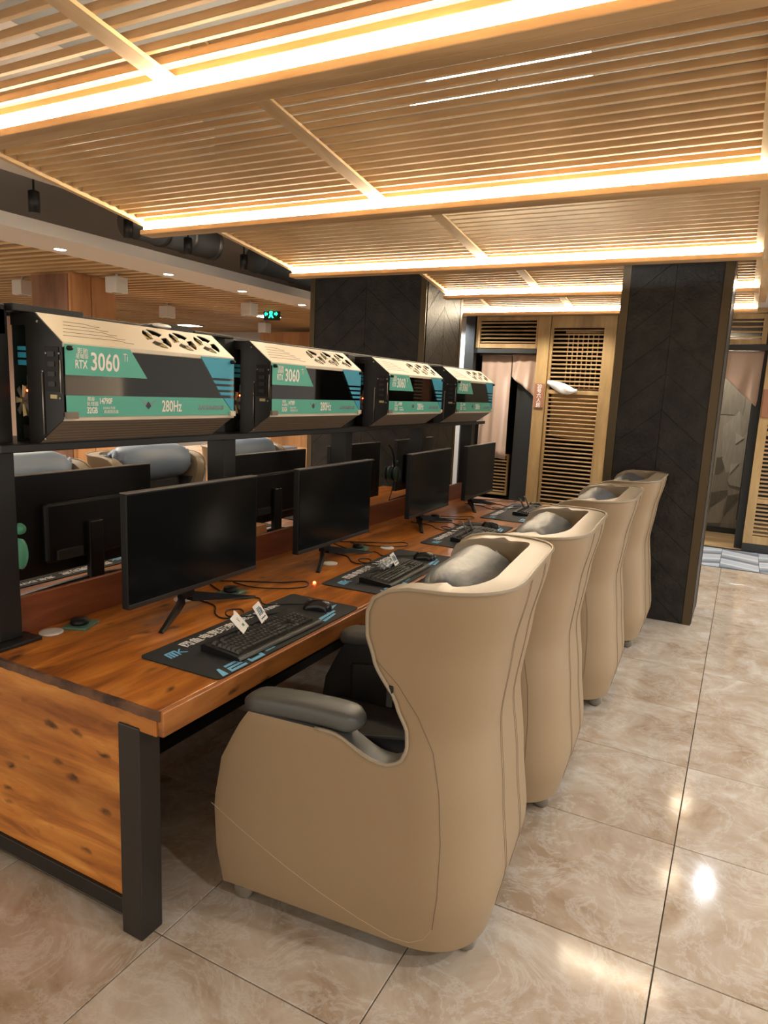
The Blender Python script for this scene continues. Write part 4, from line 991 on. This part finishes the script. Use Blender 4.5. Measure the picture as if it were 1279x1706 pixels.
# ================================================================== WING CHAIRS
def lerp_tab(tab, v):
    for (a, x), (b, y) in zip(tab, tab[1:]):
        if v <= b:
            s = (v-a)/(b-a); s = max(0, min(1, s)); s = s*s*(3-2*s)*.5+s*.5
            return x+(y-x)*s
    return tab[-1][1]
CH_REAR = [(.06, .415), (.20, .440), (.45, .412), (.68, .385), (.90, .410), (1.08, .445), (1.13, .450)]
CH_HALF = [(.06, .378), (.20, .388), (.45, .380), (.68, .374), (.90, .390), (1.08, .405), (1.13, .405)]
CH_FRONT = [(.06, -.385), (.20, -.405), (.34, -.415), (.48, -.395), (.58, -.350), (.66, -.300)]
WING = [(.60, .145), (.608, .168), (.625, .186), (.66, .199), (.71, .197), (.78, .168), (.90, .100), (.97, .080), (1.03, .080), (1.07, .095), (1.095, .130), (1.11, .19)]
RC = .215
def chair_point(q, z, x_start, off=0.0):
    """q in 0..1 from x_start along the side, round the corner to the middle of the back (outer skin, left side y<0)."""
    xr = lerp_tab(CH_REAR, z)-off; hw = lerp_tab(CH_HALF, z)-off; rc = RC
    e = .82; x0 = xr-rc; a0 = 0.0
    if x_start > x0: a0 = math.asin(min(1.0, ((x_start-x0)/rc)**(1/e)))
    l1 = max(0.0, x0-x_start); l2 = rc*1.5*(1-a0/(PI/2)); l3 = max(.02, hw-rc); s = q*(l1+l2+l3)
    if s < l1: return Vector((x_start+s, -hw, z))
    if s <= l1+l2:
        a = a0+(s-l1)/l2*(PI/2-a0)
        return Vector((x0+rc*math.sin(a)**e, -hw+rc-rc*math.cos(a)**e, z))
    return Vector((xr, -hw+rc+(s-l1-l2), z))
def make_chair(label, cat_group, pillow_mat, pillow_scale=1.0):
    t = thing('wing_chair', label, 'armchair', (0, 0, 0), 0, cat_group)
    bm = bmesh.new(); nA, nB, nL, nU = 20, 40, 14, 40
    def arm_top(i):                                  # front section column -> top height
        u = i/nA
        k = max(0, min(1, (u-.60)/.36)); return .655-.055*k*k*(3-2*k)
    zn = .60
    def low(i, v):
        if i <= nA:
            zt = arm_top(i); z = .07+(zt-.07)*v; xf = lerp_tab(CH_FRONT, z); x = xf+(.145-xf)*(i/nA)
            return Vector((x, -lerp_tab(CH_HALF, z), z))
        z = .07+(zn-.07)*v
        return chair_point((i-nA)/nB, z, .145)
    def upp(j, w):
        q = j/nB; zr = 1.11+.012*math.sin(q*PI/2); z = zn+(zr-zn)*w
        xs = lerp_tab(WING, zn+(1.11-zn)*w)
        return chair_point(q, z, xs)
    verts = {}
    def V(key, p):
        if key not in verts: verts[key] = bm.verts.new(p)
        return verts[key]
    for side in (1, -1):
        mir = lambda p: Vector((p.x, p.y*side, p.z))
        nc = nA+nB
        def key(tag_, i, j): return (tag_, i, j, 0 if i == nc else side)
        for i in range(nc):
            for j in range(nL):
                vs = [V(key('l', a, b), mir(low(a, b/nL))) for a, b in ((i, j), (i+1, j), (i+1, j+1), (i, j+1))]
                bm.faces.new(vs if side == 1 else vs[::-1])
        for i in range(nA, nc):
            for j in range(nU):
                vs = []
                for a, b in ((i, j), (i+1, j), (i+1, j+1), (i, j+1)):
                    if b == 0: vs.append(V(key('l', a, nL), mir(low(a, 1.0))))
                    else: vs.append(V(key('u', a, b), mir(upp(a-nA, b/nU))))
                bm.faces.new(vs if side == 1 else vs[::-1])
    for f in bm.faces: f.material_index = 1 if f.calc_center_median().z > .80 else 0
    me = bpy.data.meshes.new('shell'); bm.normal_update(); bm.to_mesh(me); bm.free()
    sh = link('shell', me, LEATHER, t, smooth=True)
    for mm in (LEATHER, DARKLEATHER, RIMLEATHER, GREYLEATHER, RIMLEATHER): me.materials.append(mm)
    s = sh.modifiers.new('thick', 'SOLIDIFY'); s.thickness = .075; s.offset = -1; s.material_offset = 2; s.material_offset_rim = 4; s.use_even_offset = False
    b = sh.modifiers.new('soft', 'BEVEL'); b.width = .016; b.segments = 3; b.limit_method = 'ANGLE'; b.angle_limit = math.radians(55)
    # piping round the notch, wing and rim
    ex = []
    for u in range(10, nA+1): ex.append(low(u, 1.0))
    for j in range(1, nU+1): ex.append(upp(0, j/nU))
    for i in range(1, nB+1): ex.append(upp(i, 1.0))
    full = ex+[Vector((p.x, -p.y, p.z)) for p in ex[-2::-1]]
    full = [Vector((p.x, p.y+(-.003 if p.y < 0 else .003), p.z+.001)) for p in full]
    link('piping', tube_mesh(full, .0055, 8), RIMLEATHER, t, smooth=True)
    # seams
    def seam(pts, m, r=.0008, both=True):
        sm = []
        for i in range(len(pts)-1):
            for k in range(8):
                s_ = k/8; sm.append([pts[i][c]+(pts[i+1][c]-pts[i][c])*s_ for c in (0, 1)])
        sm.append(pts[-1])
        P = []
        for x, z in sm:
            xr = lerp_tab(CH_REAR, z); hw = lerp_tab(CH_HALF, z)
            if x <= xr-RC: P.append(Vector((x, -hw-.0004, z)))
            else:
                sn = min(1.0, max(0.0, (x-(xr-RC))/RC)); a = math.asin(min(1, sn**(1/.82)))
                P.append(Vector((x+.0004, -hw+RC-RC*math.cos(a)**.82-.0004, z)))
        link('seam', tube_mesh(P, r, 5), m, t)
        if both: link('seam', tube_mesh([Vector((p.x, -p.y, p.z)) for p in P], r, 5), m, t)
    seam([(.105, .90), (.17, .84), (.225, .76), (.268, .66), (.292, .54), (.305, .40), (.308, .25), (.300, .15)], SEAM)
    seam([(-.425, .33), (-.33, .28), (-.2, .22), (-.05, .155), (.08, .11), (.18, .085), (.235, .088), (.275, .11), (.298, .15)], STITCH)
    for qq in (.80, .835):
        P = [chair_point(qq, .07+1.03*k/30, lerp_tab(WING, .07+1.03*k/30) if .07+1.03*k/30 > .6 else .145, -.0006) for k in range(31)]
        link('seam', tube_mesh(P, .0006, 5), SEAM, t)
        link('seam', tube_mesh([Vector((p.x, -p.y, p.z)) for p in P], .0006, 5), SEAM, t)
    # arm pads
    for sd in (-1, 1):
        bm = bmesh.new(); secs = []
        N = 12
        for k in range(N+1):
            u = k/N; x = -.345+.40*u; zc = .675+.012*math.sin(u*PI*.9)-.012*(1-u)**2; e = min(1, math.sqrt(max(0.0, 1-abs(2*u-1)**7))+.25)
            ring = []
            for a in range(12):
                an = 2*PI*a/12; cc, ss = math.cos(an), math.sin(an)
                ring.append(bm.verts.new((x, sd*.320+.055*e*math.copysign(abs(cc)**.55, cc), zc+.033*e*math.copysign(abs(ss)**.6, ss))))
            secs.append(ring)
        for a, b_ in zip(secs, secs[1:]):
            for k in range(12): bm.faces.new([a[k], a[(k+1) % 12], b_[(k+1) % 12], b_[k]])
        bm.faces.new(secs[0]); bm.faces.new(secs[-1])
        o = link('arm_pad', bm_mesh(bm), GREYLEATHER, t, smooth=True)
        md = o.modifiers.new('s', 'SUBSURF'); md.levels = 1; md.render_levels = 1
    box('seat_cushion', (-.36, .26, -.285, .285, .30, .44), DARKLEATHER, t, bev=.035, seg=3)
    box('back_cushion', (.16, .345, -.26, .26, .42, .98), DARKLEATHER, t, bev=.05, seg=3)
    box('front_panel', (-.37, -.31, -.29, .29, .07, .30), LEATHER, t, bev=.01)
    box('base_board', (-.36, .36, -.30, .30, .055, .075), BLACKPLASTIC, t, bev=.004)
    # dark inner lining of back and arms
    bm = bmesh.new(); G = []
    for k in range(41):
        row = []
        for j in range(9):
            z = .34+.60*j/8
            row.append((k, j, z))
        G.append(row)
    VV = {}
    for sd in (1, -1):
        for k in range(41):
            for j in range(9):
                z = .34+.60*j/8
                if z < .62: p = chair_point(k/40, z, -.28, .082)
                else: p = chair_point(k/40, z, lerp_tab(WING, min(z, 1.0))+.03+(.0), .082)
                VV[(sd, k, j)] = bm.verts.new((p.x, p.y*sd, p.z))
        for k in range(40):
            for j in range(8): bm.faces.new([VV[(sd, k, j)], VV[(sd, k+1, j)], VV[(sd, k+1, j+1)], VV[(sd, k, j+1)]])
    bmesh.ops.remove_doubles(bm, verts=bm.verts, dist=1e-4)
    ln = link('lining', bm_mesh(bm), DARKLEATHER, t, smooth=True); sm_ = ln.modifiers.new('t', 'SOLIDIFY'); sm_.thickness = .012; sm_.offset = 0
    box('strap_clip', (.138, .156, -.392, -.374, .775, .835), BLACKPLASTIC, t, bev=.003)
    # head pillow with gathered ends
    bm = bmesh.new(); rings = []; N = 36
    for k in range(N+1):
        u = -1+2*k/N
        prof = (1-abs(u)**5)**.5 if abs(u) < .90 else max(.25, (1-.90**5)**.5*(1-(abs(u)-.90)/.06) if abs(u) < .96 else .55)
        ring = []
        for a in range(24):
            an = 2*PI*a/24
            wr = 1+(.06*math.sin(an*7+u*4)*max(0, abs(u)-.35)*1.6)+.014*math.sin(u*7+3*math.cos(an)+1)
            if abs(u) > .86: wr *= 1+.22*math.sin(an*7)
            ring.append(bm.verts.new((.105*prof*wr*math.cos(an), u*.275, .085*prof*wr*math.sin(an))))
        rings.append(ring)
    for a, b_ in zip(rings, rings[1:]):
        for k in range(24): bm.faces.new([a[k], a[(k+1) % 24], b_[(k+1) % 24], b_[k]])
    bm.faces.new(rings[0]); bm.faces.new(rings[-1])
    p = link('pillow', bm_mesh(bm), pillow_mat, t, (.255, 0, 1.012), (0, .75, 0), smooth=True)
    p.scale = (1.2, 1.10, 1.0)
    # casters
    for x, y in ((-.335, -.335), (-.335, .335), (.36, -.235), (.36, .235)):
        c = lathe('caster', [(.004, -.015), (.028, -.015), (.033, -.008), (.033, .008), (.028, .015), (.004, .015)], CASTER, t, (x, y, .033), n=18, axis='Y')
        box('fork', (-.012, .012, -.019, .019, .012, .03), BLACKPLASTIC, c, bev=.002)
    return t
ch = make_chair('taupe leather wing chair nearest the viewer, with grey arm pad and pillow', 'taupe wing chairs on the near side', PILLOW)
ch.location = (-.93, 1.91, 0); ch.rotation_euler = (0, 0, math.radians(5.0))
dup(ch, (-.915, 2.75, 0), math.radians(3), 'second taupe leather wing chair, directly behind the nearest one')
dup(ch, (-.905, 3.82, 0), math.radians(2), 'third taupe leather wing chair along the aisle')
dup(ch, (-.885, 4.86, 0), math.radians(0), 'farthest taupe leather wing chair, against the dark aisle pillar')
co = make_chair('pale wing chair with blue grey pillow behind the left far monitor', 'chairs on the far side of the desk', PILLOWBLUE)
for c in co.children:
    if c.name.startswith('pillow'):
        c.location = (.20, 0, 1.06); c.scale = (1.1, 1.25, 1.45); c.rotation_euler = (0, .25, 0)
co.location = (-3.35, 2.42, 0); co.rotation_euler = (0, 0, PI)
dup(co, (-3.35, 3.40, 0), PI, 'pale wing chair with blue grey pillow above the nearest monitor')
dup(co, (-3.38, 4.50, 0), PI+.1, 'pale wing chair with blue grey pillow beside the hall table')

# ================================================================== THE HALL BEHIND
tb = thing('hall_table', 'orange timber table of the next row seen past the rack', 'table', (-5.35, 7.0, 0))
box('tabletop', (-1.2, 0, -1.0, 1.0, .71, .77), ORANGEWOOD, tb, bev=.004)
for x in (-1.17, -.07):
    for y in (-.97, .90): box('leg', (x, x+.07, y, y+.07, 0, .71), ORANGEWOOD, tb, bev=.003)
t = thing('tissue_dispenser', 'orange wooden holder with white paper on the hall table', 'holder', (-5.50, 7.15, .77), .2)
box('body', (-.09, .09, -.10, .10, 0, .17), ORANGEWOOD, t, bev=.006); box('paper', (-.06, .06, -.11, .06, .165, .20), WHITECLOTH, t, bev=.01)
tag(box('folder', (-5.62, -5.42, 7.45, 7.85, .77, .80), mat('slate_folder', (.08, .09, .11), rough=.5), bev=.004), 'dark flat folder lying at the end of the hall table', 'folder')
# pale seat blocks in the hall
t = thing('hall_bench', 'grey slatted cabinet under the end of the hall table', 'cabinet', (-4.9, 8.35, 0))
box('body', (-.45, .45, -.2, .2, 0, .62), mat('slate_cabinet', (.07, .08, .09), rough=.5), t, bev=.004)
for k in range(6): box('slat', (-.43, .43, -.212, -.2, .06+.09*k, .13+.09*k), mat('slate_slat', (.12, .135, .15), rough=.5), t, bev=.003)
# wall outlet on the wide pillar and low ledge
t = thing('wall_outlet', 'white wall outlet on the wide dark pillar', 'outlet', (-2.92, 5.908, .92))
box('plate', (-.043, .043, -.012, 0, -.043, .043), WHITEPL, t, bev=.002)
for s in (-1, 1): box('slot', (s*.012-.003, s*.012+.003, -.0135, -.011, -.012, .012), DARKBASE, t)
